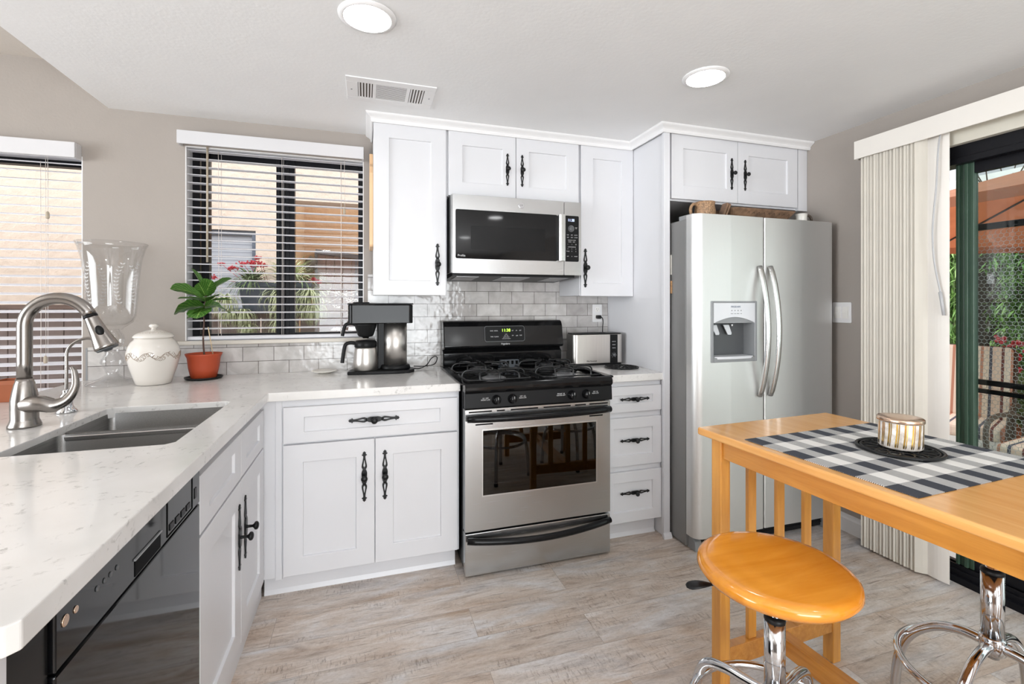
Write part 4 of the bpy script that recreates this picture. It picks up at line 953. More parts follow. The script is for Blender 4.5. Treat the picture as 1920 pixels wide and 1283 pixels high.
obj('spray_face', MB().lathe([(0.030, 0.1121), (0.029, 0.116), (0.012, 0.117), (0.011, 0.121), (1e-4, 0.121)], (0, 0, 0), 28).xf(Matrix.Translation(e + dv * 0.006) @ rot), 'dark_grey_plastic', so)
# spray button sits on the side of the head that looks into the room
q = dv.cross(Vector((0, 1, 0))).normalized()
bt = MB().ball((0, 0, 0), 1, 20, 12, sc=(0.011, 0.005, 0.017)).xf(Matrix.Translation(e + dv * 0.058 + Vector((0.012, -0.021, 0.004))) @ Matrix.Rotation(R(-22), 4, 'Y') @ Matrix.Rotation(R(25), 4, 'Z'))
obj('spray_button', bt, 'black_plastic', so)
lv = smoothpath([(FX + 0.008, FY - 0.010, FZ + 0.070), (FX + 0.050, FY - 0.022, FZ + 0.073), (FX + 0.085, FY - 0.022, FZ + 0.066), (FX + 0.115, FY - 0.014, FZ + 0.082), (FX + 0.131, FY - 0.006, FZ + 0.120), (FX + 0.126, FY, FZ + 0.165), (FX + 0.118, FY, FZ + 0.182)], 6)
nl = len(lv); rad = [0.026 if i < 6 else (0.025 - 0.003 * min(1, (i - 6) / 6) if i < 13 else max(0.0055, 0.022 - 0.0165 * ((i - 12) / (nl - 13)) ** 0.6)) for i in range(nl)]
obj('lever', MB().tube(lv, rad, 20), 'nickel', t)
SX, SY = -1.012, -0.822
t = thing('filter_tap', 'slim curved chrome filter tap behind the gooseneck faucet', 'tap', (SX, SY, FZ))
obj('base', MB().lathe([(0.030, 0), (0.030, 0.004), (0.024, 0.014), (0.018, 0.022), (0.016, 0.045), (0.019, 0.055), (0.014, 0.066), (0.010, 0.070), (0.012, 0.076), (0.008, 0.082)], (SX, SY, FZ), 28), 'chrome', t)
obj('spout', MB().tube(smoothpath([(SX, SY, FZ + 0.075), (SX, SY, FZ + 0.16), (SX + 0.002, SY, FZ + 0.215), (SX + 0.022, SY, FZ + 0.245), (SX + 0.055, SY, FZ + 0.260), (SX + 0.090, SY, FZ + 0.254), (SX + 0.118, SY, FZ + 0.238)], 6), 0.0052, 12), 'nickel', t)
obj('nozzle', MB().lathe([(0.0072, 0), (0.0072, 0.018), (0.005, 0.020)], (0, 0, 0), 14).xf(Matrix.Translation((SX + 0.112, SY, FZ + 0.241)) @ Vector((0.8, 0, -0.6)).to_track_quat('Z', 'Y').to_matrix().to_4x4()), 'chrome', t)
obj('lever', MB().tube(smoothpath([(SX + 0.004, SY - 0.01, FZ + 0.05), (SX + 0.020, SY - 0.018, FZ + 0.060), (SX + 0.026, SY - 0.02, FZ + 0.085)], 5), [0.006] * 6 + [0.0075] * 5, 10).ball((SX + 0.030, SY - 0.020, FZ + 0.064), 0.009), 'chrome', t)

# small clay pot at the left edge of the frame
t = thing('clay_pot', 'small square brown clay pot at the worktop edge by the left window', 'pot', (-1.385, -0.50, FZ))
def sqpot(c, w0, w1, h, th=0.004):
    mb = MB(); rings = []
    for z, w in ((0, w0), (h * .8, w1 * .97), (h * .8, w1), (h, w1), (h, w1 - th * 2), (h * .85, w1 * .94 - th * 2), (h * .85, 0.001)): rings.append([(c[0] + a * w / 2, c[1] + b * w / 2, c[2] + z) for a, b in ((-1, -1), (1, -1), (1, 1), (-1, 1))])
    fs = [(i * 4 + j, i * 4 + (j + 1) % 4, (i + 1) * 4 + (j + 1) % 4, (i + 1) * 4 + j) for i in range(6) for j in range(4)] + [(3, 2, 1, 0)]
    return mb.add([p for r in rings for p in r], fs)
obj('pot', sqpot((-1.335, -0.52, FZ), 0.055, 0.085, 0.085), 'clay_brown', t, bevel=0.002)
t.location = (-1.335, -0.52, FZ); t.children[0].location = (0, 0, 0)
for v_ in t.children[0].data.vertices: v_.co -= Vector((-1.335 + 1.385, -0.02, 0))

# footed glass vase with etched leaf sprays
VX, VY = -1.150, -0.185
t = thing('glass_vase', 'tall clear glass hurricane vase with etched leaves in the corner', 'vase', (VX, VY, FZ))
prof = [(0.096, 0.0), (0.099, 0.006), (0.092, 0.014), (0.070, 0.022), (0.050, 0.030), (0.030, 0.042), (0.022, 0.052), (0.030, 0.075), (0.046, 0.105), (0.043, 0.122), (0.028, 0.148), (0.030, 0.165), (0.044, 0.190), (0.047, 0.212), (0.042, 0.234), (0.030, 0.252), (0.028, 0.258), (0.040, 0.262), (0.040, 0.268), (0.055, 0.276), (0.078, 0.296), (0.090, 0.325), (0.094, 0.38), (0.099, 0.46), (0.106, 0.54), (0.113, 0.60), (0.125, 0.645), (0.137, 0.672)]
inn = [(0.1345, 0.6735), (0.122, 0.648), (0.1095, 0.60), (0.1025, 0.54), (0.0955, 0.46), (0.0905, 0.38), (0.0865, 0.327), (0.075, 0.301), (0.052, 0.284), (0.001, 0.278)]
hol = [(0.001, 0.266), (0.026, 0.262), (0.026, 0.250), (0.038, 0.232), (0.043, 0.212), (0.040, 0.192), (0.026, 0.166), (0.024, 0.148), (0.039, 0.121), (0.042, 0.105), (0.027, 0.078), (0.017, 0.052), (0.026, 0.038), (0.046, 0.024), (0.068, 0.014), (0.088, 0.006), (0.094, 0.0)]
obj('vase_body', MB().lathe(prof + inn + hol, (VX, VY, FZ), 56, close=True), 'vase_glass', t)
def rad_at(h):
    for (r0, h0), (r1, h1) in zip(prof[18:], prof[19:]):
        if h0 <= h <= h1: return r0 + (r1 - r0) * (h - h0) / (h1 - h0 + 1e-9)
    return 0.1
et = MB()
for a0 in (-128, -60, -20, 60, 130):
    for k in range(12):
        hh = 0.385 + k * 0.0165; curve = a0 + (k - 5) ** 2 * 0.35
        for sgn in (-1, 1):
            da = 0.0; pts = []
            for (u, w) in ((0, 0), (0.4, 0.42), (1, 0), (0.4, -0.42)):
                L = 0.014; du = u * L; dw = w * L * 0.55; ang = R(55)
                px_ = sgn * (du * math.sin(ang)) + dw * math.cos(ang); pz_ = du * math.cos(ang) - sgn * dw * math.sin(ang)
                h2 = hh + pz_; rr = rad_at(h2) + 0.0006; a = R(curve) + px_ / rr; pts.append((VX + rr * math.cos(a), VY + rr * math.sin(a), FZ + h2))
            et.add(pts, [(0, 1, 2, 3)])
obj('etched_leaves', et, 'etched', t, label='frosted etched leaf sprays')

# lidded ceramic jar
JX, JY = -0.970, -0.222
t = thing('ceramic_jar', 'cream lidded ceramic jar with a raised floral band', 'jar', (JX, JY, FZ))
jp = [(0.062, 0), (0.070, 0.004), (0.078, 0.03), (0.092, 0.075), (0.104, 0.125), (0.106, 0.150), (0.101, 0.175), (0.090, 0.200), (0.077, 0.213), (0.075, 0.222)]
obj('body', MB().lathe(jp, (JX, JY, FZ), 56), 'ceramic', t)
lid = obj('lid', MB().lathe([(0.070, 0.2215), (0.080, 0.222), (0.082, 0.227), (0.074, 0.238), (0.052, 0.250), (0.028, 0.257), (0.012, 0.260), (1e-4, 0.261)], (JX, JY, FZ), 56), 'ceramic', t)
obj('finial', MB().lathe([(0.012, 0.258), (0.008, 0.264), (0.015, 0.270), (0.020, 0.277), (0.016, 0.285), (1e-4, 0.288)], (JX, JY, FZ), 28), 'ceramic', lid)
fb = MB()
def jr(h):
    for (r0, h0), (r1, h1) in zip(jp, jp[1:]):
        if h0 <= h <= h1: return r0 + (r1 - r0) * (h - h0) / (h1 - h0)
for k in range(64):
    a = 2 * PI * k / 64; h0 = 0.138 + 0.012 * math.sin(a * 8); 
    rr = jr(h0); p = []
    for j in range(10):
        b_ = 2 * PI * j / 10 * 0.9; aa = a + 0.0075 / rr * (1 + .3 * (k % 3)) * math.cos(b_ + k); hh = h0 + 0.0085 * math.sin(b_ + k); r2 = jr(hh) + 0.0002; p.append((JX + r2 * math.cos(aa), JY + r2 * math.sin(aa), FZ + hh))
    fb.tube(p, 0.0009, 4)
pv = []
for k in range(128):
    a = 2 * PI * k / 128; hh = 0.140 + 0.014 * math.sin(a * 8 + 1.2); r2 = jr(hh) + 0.0003; pv.append((JX + r2 * math.cos(a), JY + r2 * math.sin(a), FZ + hh))
fb.tube(pv, 0.001, 5, closed=True)
obj('floral_band', fb, 'ceramic_relief', t)
fl = MB()
for k in range(26):
    a = 2 * PI * k / 26; p = []
    for j in range(8):
        b_ = 2 * PI * j / 8 * 0.85; rr = 0.056 + 0.006 * math.sin(b_ + k); aa = a + 0.09 * math.cos(b_ + k)
        hh = 0.2490 - (rr - 0.052) * 0.55 + 0.0006; p.append((JX + rr * math.cos(aa), JY + rr * math.sin(aa), FZ + hh))
    fl.tube(p, 0.0008, 4)
obj('lid_relief', fl, 'ceramic_relief', lid)

# fiddle-leaf fig in a terracotta pot
PX, PY = -0.791, -0.118
t = thing('potted_fig', 'young fiddle-leaf fig in an orange pot before the right-hand window', 'plant', (PX, PY, FZ))
obj('saucer', MB().lathe([(0.070, 0), (0.082, 0.004), (0.086, 0.011), (0.083, 0.012), (0.078, 0.006), (0.001, 0.005)], (PX, PY, FZ), 40), 'rubber_black', t)
obj('pot', MB().lathe([(0.054, 0.006), (0.057, 0.008), (0.068, 0.060), (0.073, 0.108), (0.080, 0.122), (0.082, 0.130), (0.079, 0.130), (0.072, 0.120), (0.066, 0.110), (0.001, 0.109)], (PX, PY, FZ), 44), 'terracotta', t)
obj('soil', MB().lathe([(0.0675, 0.113), (0.05, 0.1155), (0.001, 0.117)], (PX, PY, FZ), 30), 'soil', t)
stem = smoothpath([(PX + 0.002, PY, FZ + 0.112), (PX - 0.003, PY, FZ + 0.20), (PX + 0.001, PY, FZ + 0.30), (PX - 0.004, PY, FZ + 0.34), (PX + 0.008, PY, FZ + 0.40), (PX + 0.010, PY, FZ + 0.455)], 6)
obj('stem', MB().tube(stem, [0.0045 - 0.002 * i / 30 for i in range(len(stem))], 10), 'stem_brown', t)
obj('support_stick', MB().tube([(PX + 0.045, PY - 0.01, FZ + 0.112), (PX + 0.022, PY - 0.012, FZ + 0.265)], 0.0022, 8), 'bamboo_stick', t)
obj('plant_tie', MB().tube([(PX - .006, PY - .003, FZ + .212), (PX, PY - .009, FZ + .214), (PX + .012, PY - .012, FZ + .212), (PX + .004, PY + .004, FZ + .214)], 0.0012, 5, closed=True), 'cord_white', t)
def fig_leaf(base, az, el, L, Wd, droop, roll=0, cup=0.25):
    # az: heading in the x-y plane, el: starting elevation, droop: how much it bends down
    mb = MB(); nu, nv = 12, 8; M = Matrix.Translation(base) @ Matrix.Rotation(R(az), 4, 'Z')
    x = 0; z = 0; st = [(0, 0)]
    for i in range(nu):
        e_ = R(el - droop * (i + .5) / nu); x += L / nu * math.cos(e_); z += L / nu * math.sin(e_); st.append((x, z))
    for i, (x, z) in enumerate(st):
        u = i / nu; w = Wd / 2 * (max(0, math.sin(PI * min(1, u * 0.94 + 0.03)))) ** 0.7 * (0.78 + 0.55 * u) if u > 0.08 else 0.002
        if i == nu: w = 0.0015
        e_ = R(el - droop * u)
        for j in range(nv + 1):
            v = j / nv * 2 - 1; lift = cup * w * abs(v) ** 1.5 + 0.06 * w * math.sin(u * 22 + v * 2) * abs(v); y = v * w
            p = Vector((x - math.sin(e_) * lift, y * math.cos(R(roll)), z + math.cos(e_) * lift + y * math.sin(R(roll))))
            mb.v.append(M @ p); mb.uv[len(mb.v) - 1] = (u, j / nv)
    for i in range(nu):
        for j in range(nv):
            a = i * (nv + 1) + j; mb.f.append([a, a + 1, a + nv + 2, a + nv + 1]); mb.sm.append(True); mb.mi.append(0)
    return mb
B = Vector((PX + 0.006, PY, FZ))
for (h, az, el, L, Wd, dr_, ro_, cu) in ((0.400, 186, 46, 0.165, 0.075, 50, 40, .25), (0.440, 158, 66, 0.150, 0.042, 15, 12, .5), (0.425, 8, 50, 0.150, 0.055, 25, -25, .35), (0.420, 255, 62, 0.090, 0.085, 25, 30, .2), (0.420, 312, 64, 0.105, 0.080, 25, -30, .2), (0.392, 172, 20, 0.130, 0.040, 25, 5, .4), (0.390, -4, 16, 0.130, 0.040, 22, -5, .4), (0.395, 282, 30, 0.120, 0.120, 45, 5, .15), (0.368, 206, 10, 0.140, 0.110, 50, 30, .2), (0.372, 342, 14, 0.130, 0.100, 62, -25, .2), (0.360, 262, 0, 0.105, 0.105, 60, 5, .12), (0.352, 226, -12, 0.090, 0.085, 30, 25, .2), (0.36, 90, 20, 0.10, 0.08, 40, 0, .2)):
    b0 = B + Vector((0, 0, h)); o = obj('leaf', fig_leaf(b0, az, el, L, Wd, dr_, ro_, cu), 'fig_leaf', t, weld=False)

# small saucer
tag(obj('saucer', MB().lathe([(0.030, 0), (0.034, 0.003), (0.058, 0.010), (0.068, 0.014), (0.066, 0.016), (0.045, 0.010), (1e-4, 0.007)], (-0.217, -0.098, FZ), 40), 'saucer_white', loc=(-0.217, -0.098, FZ)), 'small white spoon saucer on the worktop left of the coffee maker', 'saucer')

# ------------------------------------------------------------------ coffee maker
def coffee():
    y0, y1 = -0.245, -0.085
    t = thing('coffee_maker', 'black and steel drip coffee maker on the worktop under the wall cabinet', 'coffee maker', (0.08, -0.165, FZ))
    bp = [(-0.095, -0.225), (0.0, -0.238), (0.16, -0.246), (0.235, -0.238), (0.262, -0.20), (0.262, -0.13), (0.235, -0.10), (-0.06, -0.10), (-0.085, -0.13)]
    obj('base_plate', MB().prism(bp, 'z', FZ, FZ + 0.018), 'black_plastic', t, bevel=0.005, seg=3)
    obj('tower_collar', MB().lathe([(0.080, 0.0), (0.082, 0.008), (0.078, 0.022), (0.070, 0.026)], (0.160, -0.165, FZ + 0.018), 40, scale=(1, .8)), 'black_plastic', t)
    obj('water_tower', MB().lathe([(0.063, 0.0), (0.063, 0.245)], (0.160, -0.165, FZ + 0.036), 48, scale=(1, .85)), 'steel_brushed', t)
    obj('rear_column', MB().box(0.062, 0.125, -0.165, -0.105, FZ + 0.018, FZ + 0.28), 'black_plastic', t, bevel=0.006)
    hp = rrect(-0.090, 0.250, y0, y1, 0.022, 6)
    tp = obj('brew_head', MB().prism(hp, 'z', FZ + 0.276, FZ + 0.378), 'black_satin', t, bevel=0.004)
    obj('lid', MB().prism(rrect(-0.094, 0.254, y0 - 0.004, y1 + 0.004, 0.024, 6), 'z', FZ + 0.3785, FZ + 0.386).prism(rrect(-0.065, 0.02, y0 + 0.01, y1 - 0.01, 0.02, 6), 'z', FZ + 0.386, FZ + 0.392), 'black_plastic', tp, bevel=0.003)
    fbm = MB().lathe([(0.062, 0.0), (0.059, -0.01), (0.042, -0.066), (0.036, -0.072), (0.018, -0.076), (0.016, -0.082)], (0.0, -0.170, FZ + 0.2755), 40)
    fb_ = obj('filter_basket', fbm, 'black_plastic', t)
    obj('basket_handle', MB().tube(smoothpath([(-0.052, -0.17, FZ + 0.268), (-0.080, -0.172, FZ + 0.276), (-0.104, -0.175, FZ + 0.268), (-0.113, -0.176, FZ + 0.245), (-0.121, -0.177, FZ + 0.208)], 6), 0.0115, 10, flat=0.8), 'black_plastic', fb_)
    cf = obj('carafe', MB().lathe([(0.060, 0.0), (0.065, 0.004), (0.0645, 0.05), (0.058, 0.118), (0.056, 0.126), (0.052, 0.126)], (0.0, -0.170, FZ + 0.0185), 48), 'steel_brushed', t)
    obj('carafe_lid', MB().lathe([(0.058, 0.1265), (0.060, 0.130), (0.059, 0.155), (0.050, 0.163), (0.02, 0.166), (1e-4, 0.166)], (0.0, -0.170, FZ + 0.0185), 40), 'black_plastic', cf)
    obj('carafe_handle', MB().tube(smoothpath([(-0.050, -0.17, FZ + 0.166), (-0.080, -0.172, FZ + 0.170), (-0.103, -0.174, FZ + 0.162), (-0.111, -0.175, FZ + 0.140), (-0.117, -0.176, FZ + 0.10), (-0.122, -0.177, FZ + 0.062)], 6), 0.0125, 10, flat=0.8), 'black_plastic', cf)
    cord = smoothpath([(0.255, -0.13, FZ + 0.012), (0.30, -0.11, FZ + 0.006), (0.345, -0.075, FZ + 0.020), (0.375, -0.045, FZ + 0.052), (0.400, -0.040, FZ + 0.066), (0.412, -0.045, FZ + 0.055), (0.395, -0.055, FZ + 0.022), (0.34, -0.065, FZ + 0.012), (0.27, -0.075, FZ + 0.016)], 8)
    obj('power_cord', MB().tube(cord, 0.0028, 8), 'rubber_black', t)
coffee()

# ------------------------------------------------------------------ toaster, trivet, outlet, switch, cutting board
def toaster():
    x0, x1, y0, y1 = 1.2150, 1.556, -0.262, -0.135; z = FZ
    t = thing('toaster', 'long-slot stainless toaster on the small worktop right of the stove', 'toaster', (1.37, -0.2, z))
    obj('base', MB().prism(rrect(x0 + .004, x1 - .004, y0 + .004, y1 - .004, 0.02), 'z', z, z + 0.014), 'black_plastic', t)
    obj('shell', MB().prism(rrect(x0, x1, y0, y1, 0.026, 8), 'z', z + 0.013, z + 0.192, smooth=False), 'steel_brushed', t, bevel=0.003)
    tp = obj('top_plate', MB().prism(rrect(x0 + .004, x1 - .004, y0 + .004, y1 - .004, 0.024, 8), 'z', z + 0.1925, z + 0.199), 'black_plastic', t, bevel=0.002)
    obj('bread_slot', MB().box(x0 + 0.03, x1 - 0.10, -0.218, -0.186, z + 0.1985, z + 0.2), 'print_black', tp)
    cp_ = obj('control_strip', MB().box(1.462, 1.514, y0 - 0.002, y0 + 0.01, z + 0.014, z + 0.190), 'black_plastic', t)
    text('lettering', 'Elite Gourmet', 0.012, (1.335, y0 - 0.0006, z + 0.028), FRONT, 'print_black', t)
    dl = obj('browning_dial', MB().lathe([(0.011, -0.002), (0.011, -0.009), (0.009, -0.012), (1e-4, -0.012)], (1.488, y0, z + 0.062), 24, axis='y'), 'dark_grey_plastic', t)
    for k in range(7):
        a = R(-50 + k * 46.6); obj('dial_mark', MB().lathe([(0.0012, -0.002), (0.0012, -0.0028)], (1.488 + 0.016 * math.cos(a), y0, z + 0.062 + 0.016 * math.sin(a)), 8, axis='y'), 'print_white', cp_)
    for zz, s_ in ((0.146, 'DEFROST'), (0.126, 'REHEAT'), (0.106, 'CANCEL')): text('lettering', s_, 0.0065, (1.488, y0 - 0.0026, z + zz), FRONT, 'print_white', cp_)
    obj('lever', MB().box(x1 - 0.002, x1 + 0.016, -0.212, -0.192, z + 0.150, z + 0.160), 'black_plastic', t, bevel=0.002)
    obj('crumb_guard', MB().box(x1 - 0.004, x1 + 0.003, -0.222, -0.182, z + 0.05, z + 0.185), 'black_satin', t)
    return t
to = toaster()
ot = thing('wall_outlet', 'white double wall outlet on the tiles above the toaster', 'outlet', (1.5035, -0.009, 1.173))
obj('plate', MB().prism(rrect(1.468, 1.539, 1.173, 1.293, 0.004, 3), 'y', -0.0135, -0.0085), 'white_trim', ot, bevel=0.0015)
for zc in (1.258, 1.208):
    so_ = obj('socket', MB().prism(rrect(1.4870, 1.5200, zc - 0.016, zc + 0.016, 0.008, 5), 'y', -0.0150, -0.0135), 'plate_white', ot)
    obj('slots', MB().box(1.496, 1.4975, -0.0153, -0.0149, zc - 0.001, zc + 0.008).box(1.509, 1.5105, -0.0153, -0.0149, zc - 0.001, zc + 0.007).lathe([(0.002, -0.0153), (0.002, -0.0149)], (1.503, 0, zc - 0.008), 10, axis='y'), 'print_black', so_)
pc = thing('power_cord', 'black toaster cord plugged into the wall outlet', 'cord', (1.505, -0.016, 1.12))
obj('plug', MB().prism(rrect(1.490, 1.520, 1.196, 1.220, 0.006, 4), 'y', -0.045, -0.0155), 'rubber_black', pc, bevel=0.003)
obj('cable', MB().tube(smoothpath([(1.515, -0.036, 1.208), (1.528, -0.040, 1.200), (1.533, -0.040, 1.175), (1.524, -0.05, 1.135), (1.515, -0.07, 1.09), (1.512, -0.10, 1.0), (1.510, -0.118, 0.955)], 6), 0.0032, 8), 'rubber_black', pc)

def trivet(x, y, z, r, rc, loops, label, loc_parent=None):
    mb = MB(); h = z + rc
    ring = lambda rr, n=56: [(x + rr * math.cos(2 * PI * k / n), y + rr * math.sin(2 * PI * k / n), h) for k in range(n)]
    mb.tube(ring(r - rc), rc, 8, closed=True); mb.tube(ring(r - rc * 3.2), rc * .6, 8, closed=True)
    for k in range(loops):
        a = 2 * PI * k / loops
        for rr, s_ in ((r * 0.66, 0.19), (r * 0.32, 0.15)):
            cx_, cy_ = x + rr * math.cos(a + (0.3 if rr < r * .5 else 0)), y + rr * math.sin(a + (0.3 if rr < r * .5 else 0))
            if rr < r * .5 and k % 2: continue
            pts = [(cx_ + r * s_ * math.cos(b) * math.cos(a) - r * s_ * .62 * math.sin(b) * math.sin(a), cy_ + r * s_ * math.cos(b) * math.sin(a) + r * s_ * .62 * math.sin(b) * math.cos(a), h) for b in lin(0, 2 * PI * 0.96, 14)]
            mb.tube(pts, rc * .62, 6, closed=True)
    for k in range(3): a = 2 * PI * k / 3; mb.lathe([(0.006, -rc), (0.005, 0)], (x + (r - rc) * math.cos(a), y + (r - rc) * math.sin(a), h), 8)
    return tag(obj('trivet', mb, 'rubber_black', loc=(x, y, z)), label, 'trivet')
trivet(1.464, -0.395, FZ + 0.0015, 0.102, 0.0035, 12, 'round black trivet lying in front of the toaster')
sw = thing('light_switch', 'white double rocker light switch on the wall right of the fridge', 'switch', (XR - 0.004, -0.884, 1.19))
obj('plate', MB().prism(rrect(-0.930, -0.818, 1.188, 1.306, 0.005, 3), 'x', XR - 0.0065, XR - 0.0005), 'white_trim', sw, bevel=0.002)
for y in (-0.897, -0.851):
    obj('rocker', MB().prism([(XR - 0.006, 1.214), (XR - 0.009, 1.214), (XR - 0.0125, 1.247), (XR - 0.0085, 1.280), (XR - 0.006, 1.280)], 'y', y - 0.0165, y + 0.0165), 'plate_white', sw)
cbt = MB().prism([(-0.300, 1.610), (-0.290, 1.600), (-0.075, 1.600), (-0.065, 1.610), (-0.065, 1.99), (-0.090, 2.03), (-0.150, 2.06), (-0.165, 2.12), (-0.200, 2.12), (-0.215, 2.06), (-0.275, 2.03), (-0.300, 1.99)], 'x', 0.0195, 0.0385)
tag(obj('cutting_board', cbt, 'maple_board', loc=(0.029, -0.18, 1.60), bevel=0.003), 'light maple cutting board hung on the left side of the wall cabinet', 'cutting board')

# ------------------------------------------------------------------ ceiling lamps and vent
def can(x, y, label):
    t = thing('ceiling_light', label, 'ceiling light', (x, y, CZ), 'recessed ceiling lights')
    obj('trim_ring', MB().lathe([(0.098, -0.0005), (0.097, -0.004), (0.084, -0.009), (0.080, -0.0095), (0.076, -0.004)], (x, y, CZ), 48, close=False), 'white_trim', t)
    obj('diffuser', MB().lathe([(0.079, -0.0085), (0.06, -0.0105), (1e-4, -0.0115)], (x, y, CZ), 40), 'lamp_disc', t)
can(0.006, -1.186, 'round recessed ceiling light nearest the air vent'); can(1.417, -1.178, 'round recessed ceiling light above the refrigerator side')
for x, y in ((0.35, -2.9), (1.42, -3.1), (0.006, -4.6), (1.417, -4.8), (-0.7, -6.2)): can(x, y, 'unseen round recessed ceiling light added behind the viewpoint')  # extra lamps out of view, put in to light the room
for x, y in ((-2.6, -1.6), (-2.6, -4.0)):  # lamps out of view over the adjoining room
    t = thing('ceiling_light', 'unseen round ceiling light over the adjoining room', 'ceiling light', (x, y, 2.5), 'recessed ceiling lights')
    obj('trim_ring', MB().lathe([(0.098, -0.0005), (0.097, -0.004), (0.084, -0.009), (0.080, -0.0095), (0.076, -0.004)], (x, y, 2.5), 48), 'white_trim', t)
    obj('diffuser', MB().lathe([(0.079, -0.0085), (0.06, -0.0105), (1e-4, -0.0115)], (x, y, 2.5), 40), 'lamp_disc', t)
vt = thing('air_vent', 'white rectangular louvred air vent in the kitchen ceiling', 'vent', (0.115, -0.607, CZ))
vx0, vx1, vy0, vy1 = -0.084, 0.312, -0.732, -0.486
zf = CZ - 0.0005
f = MB(); a = 0.045
ops = [(vx0 + 0.050, vx0 + 0.115), (vx0 + 0.130, vx1 - 0.130), (vx1 - 0.115, vx1 - 0.050)]
f.box(vx0, vx1, vy0, vy0 + a, zf - 0.006, zf).box(vx0, vx1, vy1 - a, vy1, zf - 0.006, zf)
xs_ = [vx0, ops[0][0], ops[0][1], ops[1][0], ops[1][1], ops[2][0], ops[2][1], vx1]
for i in range(0, 8, 2): f.box(xs_[i], xs_[i + 1], vy0 + a, vy1 - a, zf - 0.006, zf)
obj('frame', f, 'white_trim', vt, bevel=0.0015)
obj('duct_dark', MB().box(vx0 + 0.04, vx1 - 0.04, vy0 + a, vy1 - a, zf - 0.0008, zf - 0.0002), 'lantern_bronze', vt)
for i, (a0, a1) in enumerate(ops):
    g = MB()
    if i == 1:
        n_ = 15
        for k in range(n_): y = vy0 + a + (vy1 - vy0 - 2 * a) * (k + .5) / n_; g.box(a0, a1, y - 0.0018, y + 0.0016, zf - 0.0058, zf - 0.0046)
    else:
        for k in range(5): x = a0 + (a1 - a0) * (k + .5) / 5; g.box(x - 0.0042, x + 0.002, vy0 + a, vy1 - a, zf - 0.006, zf - 0.0015)
    obj('louvers', g, 'white_trim', vt)
for x in (vx0 + .022, vx1 - .022): obj('screw', MB().lathe([(0.004, -0.006), (0.0035, -0.0075), (1e-4, -0.008)], (x, (vy0 + vy1) / 2, zf), 10), 'mid_grey_plastic', vt)

# ------------------------------------------------------------------ table (its own axes, turned 2.5 degrees)
TB = Vector((1.383, -1.985, 0)); TR = R(2.8)
t = thing('counter_height_table', 'tall honey-coloured wooden table at the lower right', 'table', TB)
tw, tl, tz = 0.302, 0.440, 0.885
top = MB().prism(rrect(-tw, tw + 0.010, -tl, tl, 0.012, 4), 'z', tz - 0.024, tz)
obj('tabletop', top, 'top_wood', t, local=True, bevel=0.006, seg=3)
ls = 0.020; lx0, lx1 = -0.255, 0.262; ly = tl - 0.060
for x in (lx0, lx1):
    for y in (ly, -ly): obj('leg', MB().box(x - ls, x + ls, y - ls, y + ls, 0, tz - 0.0245), 'honey_wood_v', t, local=True, bevel=0.003)
ap = 0.062
obj('apron', MB().box(lx0 - 0.012, lx0 + 0.010, -ly + ls, ly - ls, tz - 0.0245 - ap, tz - 0.0245), 'honey_wood', t, local=True, bevel=0.002)
obj('apron', MB().box(lx1 - 0.010, lx1 + 0.012, -ly + ls, ly - ls, tz - 0.0245 - ap, tz - 0.0245), 'honey_wood', t, local=True, bevel=0.002)
for y in (ly, -ly):
    obj('apron', MB().box(lx0 + ls, lx1 - ls, y - 0.011, y + 0.011, tz - 0.0245 - ap, tz - 0.0245), 'honey_wood', t, local=True, bevel=0.002)
    obj('end_rail', MB().box(lx0 + ls, lx1 - ls, y - 0.016, y + 0.016, 0.112, 0.176), 'honey_wood', t, local=True, bevel=0.002)
    for k in range(3):
        x = lx0 + (lx1 - lx0) * (k + 1) / 4; obj('slat', MB().box(x - 0.017, x + 0.017, y - 0.007, y + 0.007, 0.1765, tz - 0.025 - ap), 'honey_wood_v', t, local=True, bevel=0.0015)
obj('stretcher', MB().box(-0.022, 0.022, -ly + 0.0165, ly - 0.0165, 0.116, 0.172), 'honey_wood', t, local=True, bevel=0.002)
t.rotation_euler = (0, 0, TR)
MW = Matrix.Translation(TB) @ Matrix.Rotation(TR, 4, 'Z')
pm = MB().box(0, 0.568, -0.4549, -0.0001, tz + 0.0005, tz + 0.0025)
po = obj('placemat', pm, 'buffalo_check', local=True); po.location = MW @ Vector((-0.272, 0.268, 0)); po.rotation_euler = (0, 0, TR)
tag(po, 'black and white checked woven placemat on the table', 'placemat')
CX, CY = 1.432, -1.948
trivet(CX - 0.006, CY + 0.0, tz + 0.0035, 0.101, 0.0045, 14, 'round black openwork trivet under the striped candle tin')
t = thing('candle_tin', 'gold and white striped candle jar with a rose gold lid on the table', 'candle', (CX, CY, tz + 0.0135))
zc = tz + 0.0130
obj('jar', MB().lathe([(0.047, 0), (0.050, 0.004), (0.0505, 0.072), (0.048, 0.074)], (CX, CY, zc), 56), 'marble_glass', t)
st = MB()
for k in range(18):
    a = 2 * PI * k / 18; w = R(2.1)
    for q_, ww in ((0, w), (R(5.2), w * .6)):
        pts = []
        for i in range(9):
            z = 0.003 + 0.068 * i / 8; tw_ = 0.10 * math.sin(i / 8 * PI * .5); 
            for s_ in (-1, 1): b_ = a + q_ + tw_ + s_ * ww; rr = 0.0508 if i else 0.0495; pts.append((CX + rr * math.cos(b_), CY + rr * math.sin(b_), zc + z))
        st.add(pts, [(2 * i, 2 * i + 1, 2 * i + 3, 2 * i + 2) for i in range(8)], True)
obj('gold_stripes', st, 'gold', t)
obj('lid', MB().lathe([(0.0525, 0.0722), (0.0535, 0.0735), (0.0535, 0.081), (0.051, 0.0835), (0.025, 0.0845), (1e-4, 0.0845)], (CX, CY, zc), 56), 'rose_gold', t)

